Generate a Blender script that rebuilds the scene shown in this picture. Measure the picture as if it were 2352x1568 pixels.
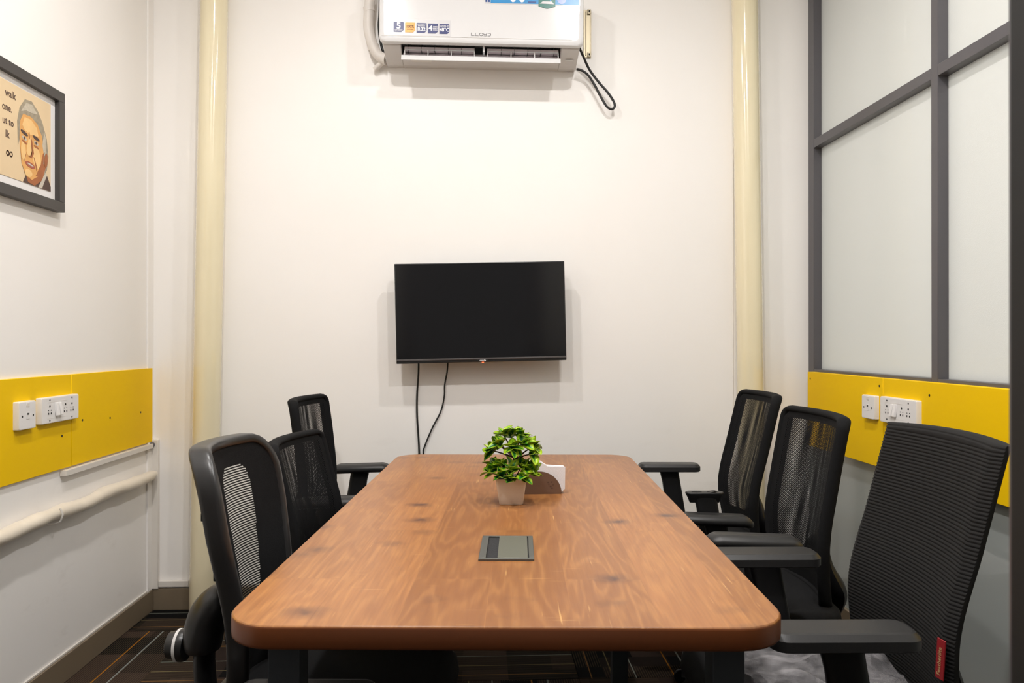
import bpy, bmesh, math, random
from mathutils import Vector, Matrix
R = math.radians
for o in list(bpy.data.objects): bpy.data.objects.remove(o)
scene = bpy.context.scene
C = scene.collection

# ------------------------------------------------------------------ camera, world, lights, exposure
CAM_Z = 1.175
cam_d = bpy.data.cameras.new('camera'); cam = bpy.data.objects.new('camera', cam_d); C.objects.link(cam)
cam.location = (0, 0, CAM_Z)
cam.rotation_euler = (R(90.1), 0, -math.atan(76/1720))
cam_d.sensor_width = 36; cam_d.lens = 1720/2352*36
cam_d.clip_start = 0.02
cam_d.dof.use_dof = True; cam_d.dof.focus_distance = 2.1; cam_d.dof.aperture_fstop = 9
scene.camera = cam

world = bpy.data.worlds.new('corridor_ambient'); scene.world = world
world.use_nodes = True
bg = world.node_tree.nodes['Background']; bg.inputs[0].default_value = (1, .96, .92, 1); bg.inputs[1].default_value = .15

vs = scene.view_settings
vs.view_transform = 'Standard'; vs.look = 'None'; vs.gamma = 1; vs.use_curve_mapping = False
vs.exposure = 0.31
scene.cycles.transparent_max_bounces = 40
scene.cycles.max_bounces = 10
scene.cycles.diffuse_bounces = 6
LAMP_W = (13, 13, 20, 20)
GLAZING_FILL_W = 260
LAMP_SPOTS = [(-.55, 1.92), (.58, 1.92), (-.55, .82), (.58, .82)]

# ------------------------------------------------------------------ room measures
XL, XR, YB, YF, ZF, ZC = -1.42, 1.487, 3.32, .55, .018, 3.1

# ------------------------------------------------------------------ material helpers
def nt(m): return m.node_tree.nodes, m.node_tree.links
def mat(name, col, rough=.5, metal=0., coat=0., spec=.5, var=.0, vscale=8., bump=0., bscale=200., coat_r=.05):
    m = bpy.data.materials.new(name); m.use_nodes = True
    n, l = nt(m); b = n['Principled BSDF']
    b.inputs['Base Color'].default_value = (*col, 1); b.inputs['Roughness'].default_value = rough
    b.inputs['Metallic'].default_value = metal; b.inputs['Coat Weight'].default_value = coat
    b.inputs['Coat Roughness'].default_value = coat_r
    b.inputs['Specular IOR Level'].default_value = spec
    tc = n.new('ShaderNodeTexCoord')
    if var:
        no = n.new('ShaderNodeTexNoise'); no.inputs['Scale'].default_value = vscale; no.inputs['Detail'].default_value = 5
        l.new(tc.outputs['Object'], no.inputs['Vector'])
        mx = n.new('ShaderNodeMix'); mx.data_type = 'RGBA'
        mx.inputs[6].default_value = (*[c*(1-var) for c in col], 1); mx.inputs[7].default_value = (*[min(1, c*(1+var)) for c in col], 1)
        l.new(no.outputs['Fac'], mx.inputs[0]); l.new(mx.outputs[2], b.inputs['Base Color'])
    if bump:
        no = n.new('ShaderNodeTexNoise'); no.inputs['Scale'].default_value = bscale; no.inputs['Detail'].default_value = 3
        l.new(tc.outputs['Object'], no.inputs['Vector'])
        bp = n.new('ShaderNodeBump'); bp.inputs['Strength'].default_value = bump; bp.inputs['Distance'].default_value = .002
        l.new(no.outputs['Fac'], bp.inputs['Height']); l.new(bp.outputs[0], b.inputs['Normal'])
    return m
def math_node(n, l, op, a, b=None):
    x = n.new('ShaderNodeMath'); x.operation = op
    for i, v in enumerate((a, b)):
        if v is None: continue
        if isinstance(v, (int, float)): x.inputs[i].default_value = v
        else: l.new(v, x.inputs[i])
    return x.outputs[0]
def mapping(n, l, vec, scale=(1, 1, 1), loc=(0, 0, 0), rot=(0, 0, 0)):
    mp = n.new('ShaderNodeMapping'); mp.inputs['Scale'].default_value = scale
    mp.inputs['Location'].default_value = loc; mp.inputs['Rotation'].default_value = rot
    l.new(vec, mp.inputs['Vector']); return mp.outputs[0]
def mixc(n, l, fac, a, b, mode='MIX'):
    mx = n.new('ShaderNodeMix'); mx.data_type = 'RGBA'; mx.blend_type = mode
    for s, v in ((0, fac), (6, a), (7, b)):
        if isinstance(v, (int, float)): mx.inputs[s].default_value = v
        elif isinstance(v, tuple): mx.inputs[s].default_value = (*v, 1)
        else: l.new(v, mx.inputs[s])
    return mx.outputs[2]
def ramp(n, l, fac, stops):
    r = n.new('ShaderNodeValToRGB'); e = r.color_ramp.elements
    while len(e) < len(stops): e.new(.5)
    for k, (p, c) in enumerate(stops): e[k].position = p; e[k].color = (c, c, c, 1) if isinstance(c, (int, float)) else (*c, 1)
    l.new(fac, r.inputs[0]); return r.outputs[0]
def noise(n, l, vec, scale, detail=4, rough=.5, dist=0):
    t = n.new('ShaderNodeTexNoise'); t.inputs['Scale'].default_value = scale; t.inputs['Detail'].default_value = detail
    t.inputs['Roughness'].default_value = rough; t.inputs['Distortion'].default_value = dist
    l.new(vec, t.inputs['Vector']); return t.outputs['Fac']

def make_wood():
    m = bpy.data.materials.new('oak_laminate'); m.use_nodes = True
    n, l = nt(m); b = n['Principled BSDF']
    v = n.new('ShaderNodeTexCoord').outputs['Object']
    sw = mapping(n, l, v, rot=(0, 0, R(90)), loc=(.31, .03, 0))
    br = n.new('ShaderNodeTexBrick'); l.new(sw, br.inputs['Vector'])
    br.inputs['Color1'].default_value = (0, 0, 0, 1); br.inputs['Color2'].default_value = (1, 1, 1, 1)
    br.inputs['Mortar'].default_value = (.3, .3, .3, 1)
    br.inputs['Scale'].default_value = 1; br.inputs['Mortar Size'].default_value = .0007; br.inputs['Brick Width'].default_value = .95
    br.inputs['Row Height'].default_value = .135; br.offset = .37
    plank = br.outputs['Color']
    # per-plank offset of the grain
    off = n.new('ShaderNodeVectorMath'); off.operation = 'MULTIPLY_ADD'
    l.new(plank, off.inputs[0]); off.inputs[1].default_value = (3, 7, 5); l.new(v, off.inputs[2])
    pv = off.outputs[0]
    g1 = noise(n, l, mapping(n, l, pv, (6, .8, 1)), 1.6, 3, .5, .4)
    rings = math_node(n, l, 'SINE', math_node(n, l, 'MULTIPLY', g1, 70))
    rings = ramp(n, l, math_node(n, l, 'MULTIPLY_ADD', rings, .5), [(0, 0), (.55, .25), (1, 1)])
    fine = noise(n, l, mapping(n, l, pv, (160, 7, 1)), 1, 4, .6)
    blot = noise(n, l, mapping(n, l, v, (3.5, 2, 1)), 1.2, 4, .6)
    c = mixc(n, l, plank, (.265, .104, .031), (.445, .187, .058))
    c = mixc(n, l, math_node(n, l, 'MULTIPLY', rings, .32), c, (.58, .275, .083))
    c = mixc(n, l, math_node(n, l, 'MULTIPLY', ramp(n, l, fine, [(.35, 1), (.62, 0)]), .42), c, (.21, .076, .024))
    c = mixc(n, l, math_node(n, l, 'MULTIPLY', ramp(n, l, blot, [(.3, 1), (.62, 0)]), .45), c, (.26, .098, .036))
    # knots
    vo = n.new('ShaderNodeTexVoronoi'); vo.inputs['Scale'].default_value = 1; vo.inputs['Randomness'].default_value = 1
    kv = n.new('ShaderNodeVectorMath'); kv.operation = 'ADD'
    wob = n.new('ShaderNodeTexNoise'); wob.inputs['Scale'].default_value = 30; l.new(v, wob.inputs['Vector'])
    wsc = n.new('ShaderNodeVectorMath'); wsc.operation = 'SCALE'; wsc.inputs['Scale'].default_value = .22; l.new(wob.outputs['Color'], wsc.inputs[0])
    l.new(mapping(n, l, v, (7, 9, 1)), kv.inputs[0]); l.new(wsc.outputs[0], kv.inputs[1]); l.new(kv.outputs[0], vo.inputs['Vector'])
    kn = ramp(n, l, vo.outputs['Distance'], [(.05, 1), (.13, .5), (.32, 0)])
    gate = ramp(n, l, noise(n, l, mapping(n, l, v, (3, 3, 1), (4, 1, 0)), 1, 1), [(.45, 0), (.54, 1)])
    c = mixc(n, l, math_node(n, l, 'MULTIPLY', math_node(n, l, 'MULTIPLY', kn, gate), .95), c, (.07, .03, .024))
    # fine light scratches along and across the planks
    for sc, lo, am in (((190, 8, 1), (1, 2, 0), .5), ((9, 170, 1), (5, 3, 0), .35)):
        s = noise(n, l, mapping(n, l, v, sc, lo), 1, 1)
        gs = noise(n, l, mapping(n, l, v, (9, 9, 1), lo), 1, 2)
        c = mixc(n, l, math_node(n, l, 'MULTIPLY', math_node(n, l, 'MULTIPLY', ramp(n, l, s, [(.70, 0), (.78, 1)]), ramp(n, l, gs, [(.52, 0), (.64, 1)])), am), c, (.80, .47, .17))
    l.new(c, b.inputs['Base Color'])
    b.inputs['Roughness'].default_value = .33; b.inputs['Specular IOR Level'].default_value = .5
    bp = n.new('ShaderNodeBump'); bp.inputs['Strength'].default_value = .12; bp.inputs['Distance'].default_value = .001
    l.new(fine, bp.inputs['Height']); l.new(bp.outputs[0], b.inputs['Normal'])
    return m

def make_carpet():
    m = bpy.data.materials.new('striped_carpet'); m.use_nodes = True
    n, l = nt(m); b = n['Principled BSDF']; b.inputs['Roughness'].default_value = .95
    b.inputs['Specular IOR Level'].default_value = .1
    v = n.new('ShaderNodeTexCoord').outputs['Object']
    oi = n.new('ShaderNodeObjectInfo').outputs['Random']
    sep = n.new('ShaderNodeSeparateXYZ'); l.new(v, sep.inputs[0]); x, y = sep.outputs[0], sep.outputs[1]
    add = n.new('ShaderNodeVectorMath'); add.operation = 'ADD'; cmb = n.new('ShaderNodeCombineXYZ')
    l.new(math_node(n, l, 'MULTIPLY', oi, 37.), cmb.inputs[0]); l.new(math_node(n, l, 'MULTIPLY', oi, 91.), cmb.inputs[1])
    l.new(v, add.inputs[0]); l.new(cmb.outputs[0], add.inputs[1])
    # blocks of darker and lighter pile
    sn = n.new('ShaderNodeVectorMath'); sn.operation = 'SNAP'; sn.inputs[1].default_value = (.125, .16, 1); l.new(add.outputs[0], sn.inputs[0])
    wn = n.new('ShaderNodeTexWhiteNoise'); wn.noise_dimensions = '2D'; l.new(sn.outputs[0], wn.inputs['Vector'])
    c = mixc(n, l, ramp(n, l, wn.outputs['Value'], [(.35, 0), (.36, .45), (.7, .5), (.71, 1)]), (.0045, .0042, .0042), (.040, .026, .020))
    # fine lines
    ln = math_node(n, l, 'SINE', math_node(n, l, 'MULTIPLY', x, 2*math.pi/.0085))
    sn2 = n.new('ShaderNodeVectorMath'); sn2.operation = 'SNAP'; sn2.inputs[1].default_value = (.25, .5, 1); l.new(add.outputs[0], sn2.inputs[0])
    wn2 = n.new('ShaderNodeTexWhiteNoise'); wn2.noise_dimensions = '2D'; l.new(sn2.outputs[0], wn2.inputs['Vector'])
    lf = math_node(n, l, 'MULTIPLY', ramp(n, l, ln, [(.2, 0), (.8, 1)]), ramp(n, l, wn2.outputs['Value'], [(.30, 0), (.31, .5)]))
    c = mixc(n, l, lf, c, (.105, .075, .042))
    for off, wd, col in ((.335, .0026, (.30, .12, .012)), (.39, .0032, (.20, .21, .19)), (.12, .0020, (.16, .13, .06)), (.20, .0022, (.18, .19, .16)), (.045, .002, (.2, .1, .03))):
        d = math_node(n, l, 'ABSOLUTE', math_node(n, l, 'SUBTRACT', x, off-.25))
        c = mixc(n, l, math_node(n, l, 'LESS_THAN', d, wd), c, col)
    l.new(c, b.inputs['Base Color'])
    bp = n.new('ShaderNodeBump'); bp.inputs['Strength'].default_value = .5; bp.inputs['Distance'].default_value = .003
    l.new(noise(n, l, v, 600, 2), bp.inputs['Height']); l.new(bp.outputs[0], b.inputs['Normal'])
    return m

def make_net(kind):
    # woven net: the gaps between the threads are open
    m = bpy.data.materials.new('net_fabric_'+kind); m.use_nodes = True
    n, l = nt(m); b = n['Principled BSDF']; b.inputs['Base Color'].default_value = (.010, .010, .011, 1); b.inputs['Roughness'].default_value = .75
    b.inputs['Specular IOR Level'].default_value = .25
    v = n.new('ShaderNodeTexCoord').outputs['Object']
    sep = n.new('ShaderNodeSeparateXYZ'); l.new(v, sep.inputs[0]); x, z = sep.outputs[0], sep.outputs[2]
    if kind == 'honeycomb':
        k = 2*math.pi/.0052
        a = math_node(n, l, 'SINE', math_node(n, l, 'MULTIPLY', math_node(n, l, 'ADD', x, z), k*.72))
        c = math_node(n, l, 'SINE', math_node(n, l, 'MULTIPLY', math_node(n, l, 'SUBTRACT', x, z), k*.72))
        open_ = math_node(n, l, 'GREATER_THAN', math_node(n, l, 'ADD', a, c), .0)
    else:
        a = math_node(n, l, 'SINE', math_node(n, l, 'MULTIPLY', z, 2*math.pi/.0052))
        open_ = math_node(n, l, 'GREATER_THAN', a, .1)
    tr = n.new('ShaderNodeBsdfTransparent'); mx = n.new('ShaderNodeMixShader')
    l.new(open_, mx.inputs[0]); l.new(b.outputs[0], mx.inputs[1]); l.new(tr.outputs[0], mx.inputs[2])
    l.new(mx.outputs[0], n['Material Output'].inputs['Surface'])
    return m

def make_wall():
    m = bpy.data.materials.new('white_wall_paint'); m.use_nodes = True
    n, l = nt(m); b = n['Principled BSDF']; b.inputs['Roughness'].default_value = .42; b.inputs['Specular IOR Level'].default_value = .35
    v = n.new('ShaderNodeTexCoord').outputs['Object']
    c = mixc(n, l, ramp(n, l, noise(n, l, v, 1.1, 4), [(.35, 0), (.65, 1)]), (.87, .845, .815), (.90, .875, .85))
    sm = ramp(n, l, noise(n, l, mapping(n, l, v, (2, 2, 5)), 2.2, 6, .65), [(.60, 0), (.72, 1)])
    sp = n.new('ShaderNodeSeparateXYZ'); l.new(v, sp.inputs[0])
    low = ramp(n, l, sp.outputs[2], [(.0, 1), (1.0, 0)])   # scuffs sit where chairs and hands reach
    c = mixc(n, l, math_node(n, l, 'MULTIPLY', math_node(n, l, 'MULTIPLY', sm, low), .22), c, (.52, .47, .42))
    l.new(c, b.inputs['Base Color'])
    bp = n.new('ShaderNodeBump'); bp.inputs['Strength'].default_value = .04; bp.inputs['Distance'].default_value = .01
    l.new(noise(n, l, v, 3.5, 3), bp.inputs['Height']); l.new(bp.outputs[0], b.inputs['Normal'])
    return m

def make_leaf():
    m = bpy.data.materials.new('plastic_leaf'); m.use_nodes = True
    n, l = nt(m); b = n['Principled BSDF']; b.inputs['Roughness'].default_value = .32
    v = n.new('ShaderNodeTexCoord').outputs['Generated']
    oi = n.new('ShaderNodeObjectInfo').outputs['Random']
    sep = n.new('ShaderNodeSeparateXYZ'); l.new(v, sep.inputs[0])
    ex = math_node(n, l, 'ABSOLUTE', math_node(n, l, 'SUBTRACT', sep.outputs[0], .5))
    rim = math_node(n, l, 'ADD', math_node(n, l, 'MULTIPLY', ex, 1.5), math_node(n, l, 'MULTIPLY', sep.outputs[1], .55))
    rim = math_node(n, l, 'ADD', rim, math_node(n, l, 'MULTIPLY', oi, .36))
    rim = math_node(n, l, 'ADD', rim, math_node(n, l, 'MULTIPLY', noise(n, l, v, 3, 2), .25))
    r = n.new('ShaderNodeValToRGB'); e = r.color_ramp.elements; l.new(rim, r.inputs[0])
    e[0].position = .55; e[0].color = (.006, .085, .016, 1); e[1].position = 1.25/1.3; e[1].color = (.38, .56, .02, 1)
    k = e.new(.80); k.color = (.04, .25, .012, 1)
    l.new(r.outputs[0], b.inputs['Base Color'])
    return m

def make_pane(name, sparkle):
    m = bpy.data.materials.new(name); m.use_nodes = True
    n, l = nt(m); b = n['Principled BSDF']
    b.inputs['Base Color'].default_value = (.67, .67, .645, 1); b.inputs['Roughness'].default_value = .55
    b.inputs['Coat Weight'].default_value = .25 if sparkle else .8; b.inputs['Coat Roughness'].default_value = .12 if sparkle else .03
    v = n.new('ShaderNodeTexCoord').outputs['Object']
    if sparkle:
        bp = n.new('ShaderNodeBump'); bp.inputs['Strength'].default_value = .35; bp.inputs['Distance'].default_value = .002
        l.new(noise(n, l, v, 330, 2), bp.inputs['Height']); l.new(bp.outputs[0], b.inputs['Normal'])
        b.inputs['Roughness'].default_value = .3
    tl = n.new('ShaderNodeBsdfTranslucent'); tl.inputs[0].default_value = (.82, .83, .81, 1)
    mx = n.new('ShaderNodeMixShader'); mx.inputs[0].default_value = .4
    l.new(b.outputs[0], mx.inputs[1]); l.new(tl.outputs[0], mx.inputs[2]); l.new(mx.outputs[0], n['Material Output'].inputs['Surface'])
    return m

def emis(name, col, st):
    m = bpy.data.materials.new(name); m.use_nodes = True
    b = m.node_tree.nodes['Principled BSDF']; b.inputs['Base Color'].default_value = (*col, 1)
    b.inputs['Emission Color'].default_value = (*col, 1); b.inputs['Emission Strength'].default_value = st
    return m

M = dict(
    wall=make_wall(), wood=make_wood(), carpet=make_carpet(), net=make_net('honeycomb'), netl=make_net('lined'), leaf=make_leaf(),
    pane=make_pane('frosted_glass', False), panes=make_pane('frosted_film_glass', True),
    ceil=mat('ceiling_white', (.9, .89, .87), .8, var=.03),
    skirt=mat('beige_skirting', (.20, .155, .105), .28, var=.12, vscale=5, bump=.02, bscale=12),
    cream=mat('cream_pipe_gloss', (.80, .715, .50), .12, coat=.6, var=.06, vscale=3),
    wrap=mat('cream_wrap', (.78, .70, .58), .35, var=.12, vscale=14, bump=.5, bscale=40),
    duct=mat('white_trunking', (.72, .68, .63), .35, var=.04, vscale=10),
    yellow=mat('yellow_laminate', (.90, .565, .001), .5, spec=.10, var=.01, vscale=4),
    alu=mat('slate_aluminium', (.105, .10, .108), .36, metal=.25, var=.04, vscale=6),
    greyglass=mat('grey_back_painted_glass', (.36, .385, .37), .04, coat=1., var=.03, vscale=2),
    edge=mat('dark_edge_band', (.17, .048, .013), .35, var=.2, vscale=6),
    steel=mat('powder_coated_steel', (.045, .052, .060), .45, var=.05),
    plastic=mat('black_plastic', (.0085, .0085, .009), .42, var=.1, bump=.05, bscale=400),
    plasticg=mat('satin_black_plastic', (.022, .021, .021), .34, var=.1, bump=.04, bscale=300),
    padm=mat('armrest_rubber', (.020, .0195, .0195), .42, var=.1, bump=.08, bscale=500),
    fabric=mat('black_fabric', (.0065, .0065, .007), .85, spec=.2, var=.25, vscale=60, bump=.4, bscale=700),
    ribf=mat('ribbed_fabric', (.010, .0095, .0092), .78, spec=.25, var=.2, vscale=50, bump=.3, bscale=900),
    chrome=mat('lever_metal', (.30, .27, .27), .35, metal=.6, var=.05),
    white=mat('white_plastic', (.80, .78, .77), .3, var=.02),
    acw=mat('air_conditioner_gloss', (.70, .695, .70), .16, coat=.3, var=.01),
    acd=mat('air_conditioner_satin', (.64, .615, .60), .32, var=.02),
    acin=mat('vent_dark', (.05, .052, .052), .6, var=.2, vscale=30),
    vane=mat('vane_pink_white', (.70, .62, .64), .35, var=.02),
    hole=mat('socket_slot_black', (.01, .01, .01), .7, var=.1),
    screw=mat('dark_screw', (.03, .022, .01), .4, metal=.4, var=.1),
    tvb=mat('tv_bezel_black', (.012, .012, .012), .3, var=.1),
    screen=mat('tv_screen_glass', (.006, .006, .007), .13, spec=.55, var=.05),
    tvs=mat('tv_silver_strip', (.16, .15, .15), .3, metal=.7, var=.05),
    cable=mat('black_cable', (.010, .010, .010), .45, var=.1),
    tape=mat('white_tape', (.74, .70, .66), .45, var=.08, vscale=25, bump=.3, bscale=40),
    metalb=mat('beige_metal_bracket', (.42, .36, .25), .4, metal=.5, var=.1),
    pot=mat('white_ceramic', (.70, .63, .53), .22, coat=.3, var=.02),
    soil=mat('dark_filler', (.02, .03, .015), .9, var=.3, vscale=80),
    stem=mat('brown_stem', (.045, .022, .014), .6, var=.3, vscale=60),
    brown=mat('brown_holder_metal', (.20, .125, .085), .35, metal=.35, var=.1),
    paper=mat('white_tissue', (.86, .85, .87), .9, spec=.1, var=.03, vscale=40, bump=.35, bscale=500),
    boxg=mat('grey_power_box', (.115, .115, .105), .36, metal=.3, var=.03),
    boxl=mat('grey_green_lid', (.155, .155, .125), .33, metal=.2, var=.02),
    brush=mat('black_brush', (.012, .012, .014), .8, var=.5, vscale=150, bump=1., bscale=300),
    frame=mat('dark_picture_frame', (.045, .040, .038), .45, var=.1),
    mount=mat('white_mount_board', (.76, .74, .73), .7, var=.02),
    print=mat('cream_print', (.72, .55, .34), .6, var=.10, vscale=9),
    ink=mat('dark_ink', (.10, .055, .04), .6, var=.1),
    hair=mat('grey_hair_paint', (.33, .28, .20), .6, var=.45, vscale=60),
    hairl=mat('light_hair_paint', (.52, .46, .36), .6, var=.3, vscale=70),
    skin=mat('skin_paint', (.70, .36, .11), .6, var=.22, vscale=22),
    skinl=mat('light_skin_paint', (.82, .53, .22), .6, var=.15, vscale=25),
    skind=mat('dark_skin_paint', (.36, .12, .04), .6, var=.25, vscale=30),
    coatp=mat('dark_jacket_paint', (.08, .045, .035), .6, var=.2, vscale=30),
    lip=mat('lip_paint', (.38, .10, .06), .6, var=.15, vscale=40),
    glass_pic=mat('eye_white_paint', (.55, .50, .42), .6, var=.1),
    navy=mat('navy_print', (.010, .018, .13), .35, var=.05), gold=mat('gold_print', (.26, .125, .03), .3, metal=.5, var=.3, vscale=30),
    sticker=mat('white_sticker', (.62, .615, .63), .25, var=.01),
    letter=mat('white_letter', (.85, .85, .86), .4, var=.01), dletter=mat('grey_letter', (.07, .065, .07), .35, metal=.3, var=.05),
    blue=mat('blue_print', (.03, .25, .55), .3, var=.08, vscale=12), dblue=mat('dark_blue_print', (.02, .07, .25), .3, var=.05),
    green=mat('green_print', (.02, .16, .13), .3, var=.1), badge=mat('grey_badge', (.12, .14, .22), .3, metal=.4, var=.2, vscale=60),
    redtag=mat('red_tag', (.25, .006, .010), .45, var=.1), gtext=mat('gold_text', (.42, .27, .12), .5, var=.1),
    led=emis('red_led', (1, .12, .04), 2.2), lens=emis('lamp_lens', (1, .95, .88), 8.),
    darkpart=mat('dark_partition', (.06, .058, .055), .3, var=.05),
    gasket=mat('black_gasket', (.008, .008, .008), .6, var=.1),
)
def make_bag():
    m = bpy.data.materials.new('clear_polythene'); m.use_nodes = True
    n, l = nt(m); b = n['Principled BSDF']; b.inputs['Base Color'].default_value = (.75, .72, .74, 1); b.inputs['Roughness'].default_value = .18
    tr = n.new('ShaderNodeBsdfTransparent'); mx = n.new('ShaderNodeMixShader'); 
    v = n.new('ShaderNodeTexCoord').outputs['Object']
    f = ramp(n, l, noise(n, l, v, 26, 5, .65), [(.35, .97), (.7, .80)])
    bp = n.new('ShaderNodeBump'); bp.inputs['Strength'].default_value = .7; bp.inputs['Distance'].default_value = .01
    l.new(noise(n, l, v, 38, 4), bp.inputs['Height']); l.new(bp.outputs[0], b.inputs['Normal'])
    l.new(f, mx.inputs[0]); l.new(b.outputs[0], mx.inputs[1]); l.new(tr.outputs[0], mx.inputs[2]); l.new(mx.outputs[0], n['Material Output'].inputs['Surface'])
    return m
M['bag'] = make_bag()

# ------------------------------------------------------------------ mesh helpers
def link(o, parent=None, loc=None, rot=None):
    C.objects.link(o)
    if parent: o.parent = parent
    if loc: o.location = loc
    if rot: o.rotation_euler = rot
    return o
def tag(o, label=None, cat=None, group=None, kind=None):
    if label: o['label'] = label
    if cat: o['category'] = cat
    if group: o['group'] = group
    if kind: o['kind'] = kind
    return o
def empty(name, loc=(0, 0, 0), rot=(0, 0, 0), parent=None):
    o = bpy.data.objects.new(name, None); o.empty_display_size = .05
    return link(o, parent, loc, rot)
def raw(name, verts, faces, m, parent=None, loc=None, rot=None, smooth=False, mi=None):
    me = bpy.data.meshes.new(name); me.from_pydata([tuple(v) for v in verts], [], faces)
    for x in (m if isinstance(m, (list, tuple)) else [m]): me.materials.append(x)
    if mi:
        for p, k in zip(me.polygons, mi): p.material_index = k
    if smooth:
        for p in me.polygons: p.use_smooth = True
    me.update(); me.validate()
    return link(bpy.data.objects.new(name, me), parent, loc, rot)
def recalc(o):
    bm = bmesh.new(); bm.from_mesh(o.data); bmesh.ops.recalc_face_normals(bm, faces=bm.faces); bm.to_mesh(o.data); bm.free(); return o
def auto(o, ang=40):
    # smooth shading with the sharp edges kept
    for p in o.data.polygons: p.use_smooth = True
    bm = bmesh.new(); bm.from_mesh(o.data)
    for e in bm.edges: e.smooth = not (len(e.link_faces) == 2 and e.calc_face_angle(0) > R(ang))
    bm.to_mesh(o.data); bm.free(); return o
def box(name, lo, hi, m, parent=None, bev=0., seg=2, loc=None, rot=None):
    bm = bmesh.new(); bmesh.ops.create_cube(bm, size=1)
    lo, hi = Vector(lo), Vector(hi)
    for v in bm.verts: v.co = Vector([(lo[i]+hi[i])/2 + v.co[i]*(hi[i]-lo[i]) for i in range(3)])
    if bev: bmesh.ops.bevel(bm, geom=list(bm.edges), offset=bev, segments=seg, affect='EDGES', profile=.6)
    me = bpy.data.meshes.new(name); bm.to_mesh(me); bm.free(); me.materials.append(m)
    o = link(bpy.data.objects.new(name, me), parent, loc, rot)
    if bev:
        auto(o, 50)
        for p in sorted(me.polygons, key=lambda p: -p.area)[:6]: p.use_smooth = False
    return o
def tube(name, pts, r, m, parent=None, segs=10, closed=False, sect=None, up=None, loc=None, rot=None):
    # sweep; r is a number or a list; sect = list of (a, b) points of the cross-section
    pts = [Vector(p) for p in pts]; n = len(pts); rs = r if isinstance(r, (list, tuple)) else [r]*n
    sec = sect or [(math.cos(2*math.pi*k/segs), math.sin(2*math.pi*k/segs)) for k in range(segs)]
    ns = len(sec); V, F = [], []; prev = None
    for i, p in enumerate(pts):
        a = pts[(i-1) % n] if (closed or i) else p; b = pts[(i+1) % n] if (closed or i < n-1) else p
        t = (b-a).normalized()
        if up is not None: u = up[i] if isinstance(up, list) else up; u = Vector(u)
        else: u = prev if prev is not None else (Vector((0, 0, 1)) if abs(t.z) < .9 else Vector((0, 1, 0)))
        u = (u - t*u.dot(t)).normalized(); prev = u; w = t.cross(u)
        for (ca, cb) in sec: V.append(p + (w*ca + u*cb)*rs[i])
    for i in range(n if closed else n-1):
        j = (i+1) % n
        for k in range(ns):
            q = (k+1) % ns; F.append((i*ns+k, i*ns+q, j*ns+q, j*ns+k))
    if not closed: F.append(tuple(range(ns))[::-1]); F.append(tuple((n-1)*ns+k for k in range(ns)))
    o = raw(name, V, F, m, parent, loc, rot); recalc(o); return auto(o, 50)
def spline(pts, n=8):
    pts = [Vector(p) for p in pts]; out = []
    for i in range(len(pts)-1):
        p0 = pts[max(i-1, 0)]; p1 = pts[i]; p2 = pts[i+1]; p3 = pts[min(i+2, len(pts)-1)]
        for k in range(n):
            t = k/n; out.append(.5*((2*p1) + (p2-p0)*t + (2*p0-5*p1+4*p2-p3)*t*t + (3*p1-p0-3*p2+p3)*t**3))
    return out + [pts[-1]]
def lathe(name, prof, m, parent=None, segs=24, loc=None, rot=None, ang=35):
    V, F = [], []
    for (r, z) in prof:
        for k in range(segs): a = 2*math.pi*k/segs; V.append((r*math.cos(a), r*math.sin(a), z))
    for i in range(len(prof)-1):
        for k in range(segs): q = (k+1) % segs; F.append((i*segs+k, i*segs+q, (i+1)*segs+q, (i+1)*segs+k))
    F.append(tuple(range(segs))[::-1]); F.append(tuple((len(prof)-1)*segs+k for k in range(segs)))
    o = raw(name, V, F, m, parent, loc, rot); recalc(o); return auto(o, ang)
def rrect(w, h, r, n=6):
    # rounded rectangle outline, anticlockwise, half sizes w, h
    r = min(r, w*.999, h*.999); P = []
    for cx, cy, a0 in ((w-r, h-r, 0), (-w+r, h-r, 90), (-w+r, -h+r, 180), (w-r, -h+r, 270)):
        for k in range(n+1): a = R(a0+90*k/n); P.append((cx+r*math.cos(a), cy+r*math.sin(a)))
    return P
def loft(name, outline, layers, m, parent=None, loc=None, rot=None, warp=None, mi_fn=None, ang=40):
    # outline(inset) -> 2D points; layers = [(z, inset), ...]
    V, F, mi = [], [], []; n = None
    for (z, ins) in layers:
        p = outline(ins); n = len(p)
        V += [Vector((a, b, z)) for a, b in p]
    if warp: V = [Vector(warp(v)) for v in V]
    for i in range(len(layers)-1):
        for k in range(n):
            q = (k+1) % n; F.append((i*n+k, i*n+q, (i+1)*n+q, (i+1)*n+k)); mi.append(mi_fn(i) if mi_fn else 0)
    F.append(tuple(range(n))[::-1]); mi.append(mi_fn(-1) if mi_fn else 0)
    F.append(tuple((len(layers)-1)*n+k for k in range(n))); mi.append(mi_fn(len(layers)-1) if mi_fn else 0)
    o = auto(raw(name, V, F, m, parent, loc, rot, mi=mi), ang)
    for k in (-1, -2): o.data.polygons[k].use_smooth = False
    return o
def rloft(name, w, h, r, layers, m, **k):
    return loft(name, lambda i: rrect(w-i, h-i, max(r-i, .0005)), layers, m, **k)
def prism(name, poly, t, m, parent=None, loc=None, rot=None, plane='XZ'):
    # flat polygon given a thickness t; plane XZ is seen from -Y, plane YZ from +X
    n = len(poly); V = []
    for d in (0, t):
        for a, b in poly: V.append((a, -d, b) if plane == 'XZ' else ((d, a, b) if plane == 'YZ' else (a, b, d)))
    F = [tuple(range(n)), tuple(range(n, 2*n))[::-1]] + [(k, (k+1) % n, n+(k+1) % n, n+k) for k in range(n)]
    return recalc(raw(name, V, F, m, parent, loc, rot))
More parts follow.
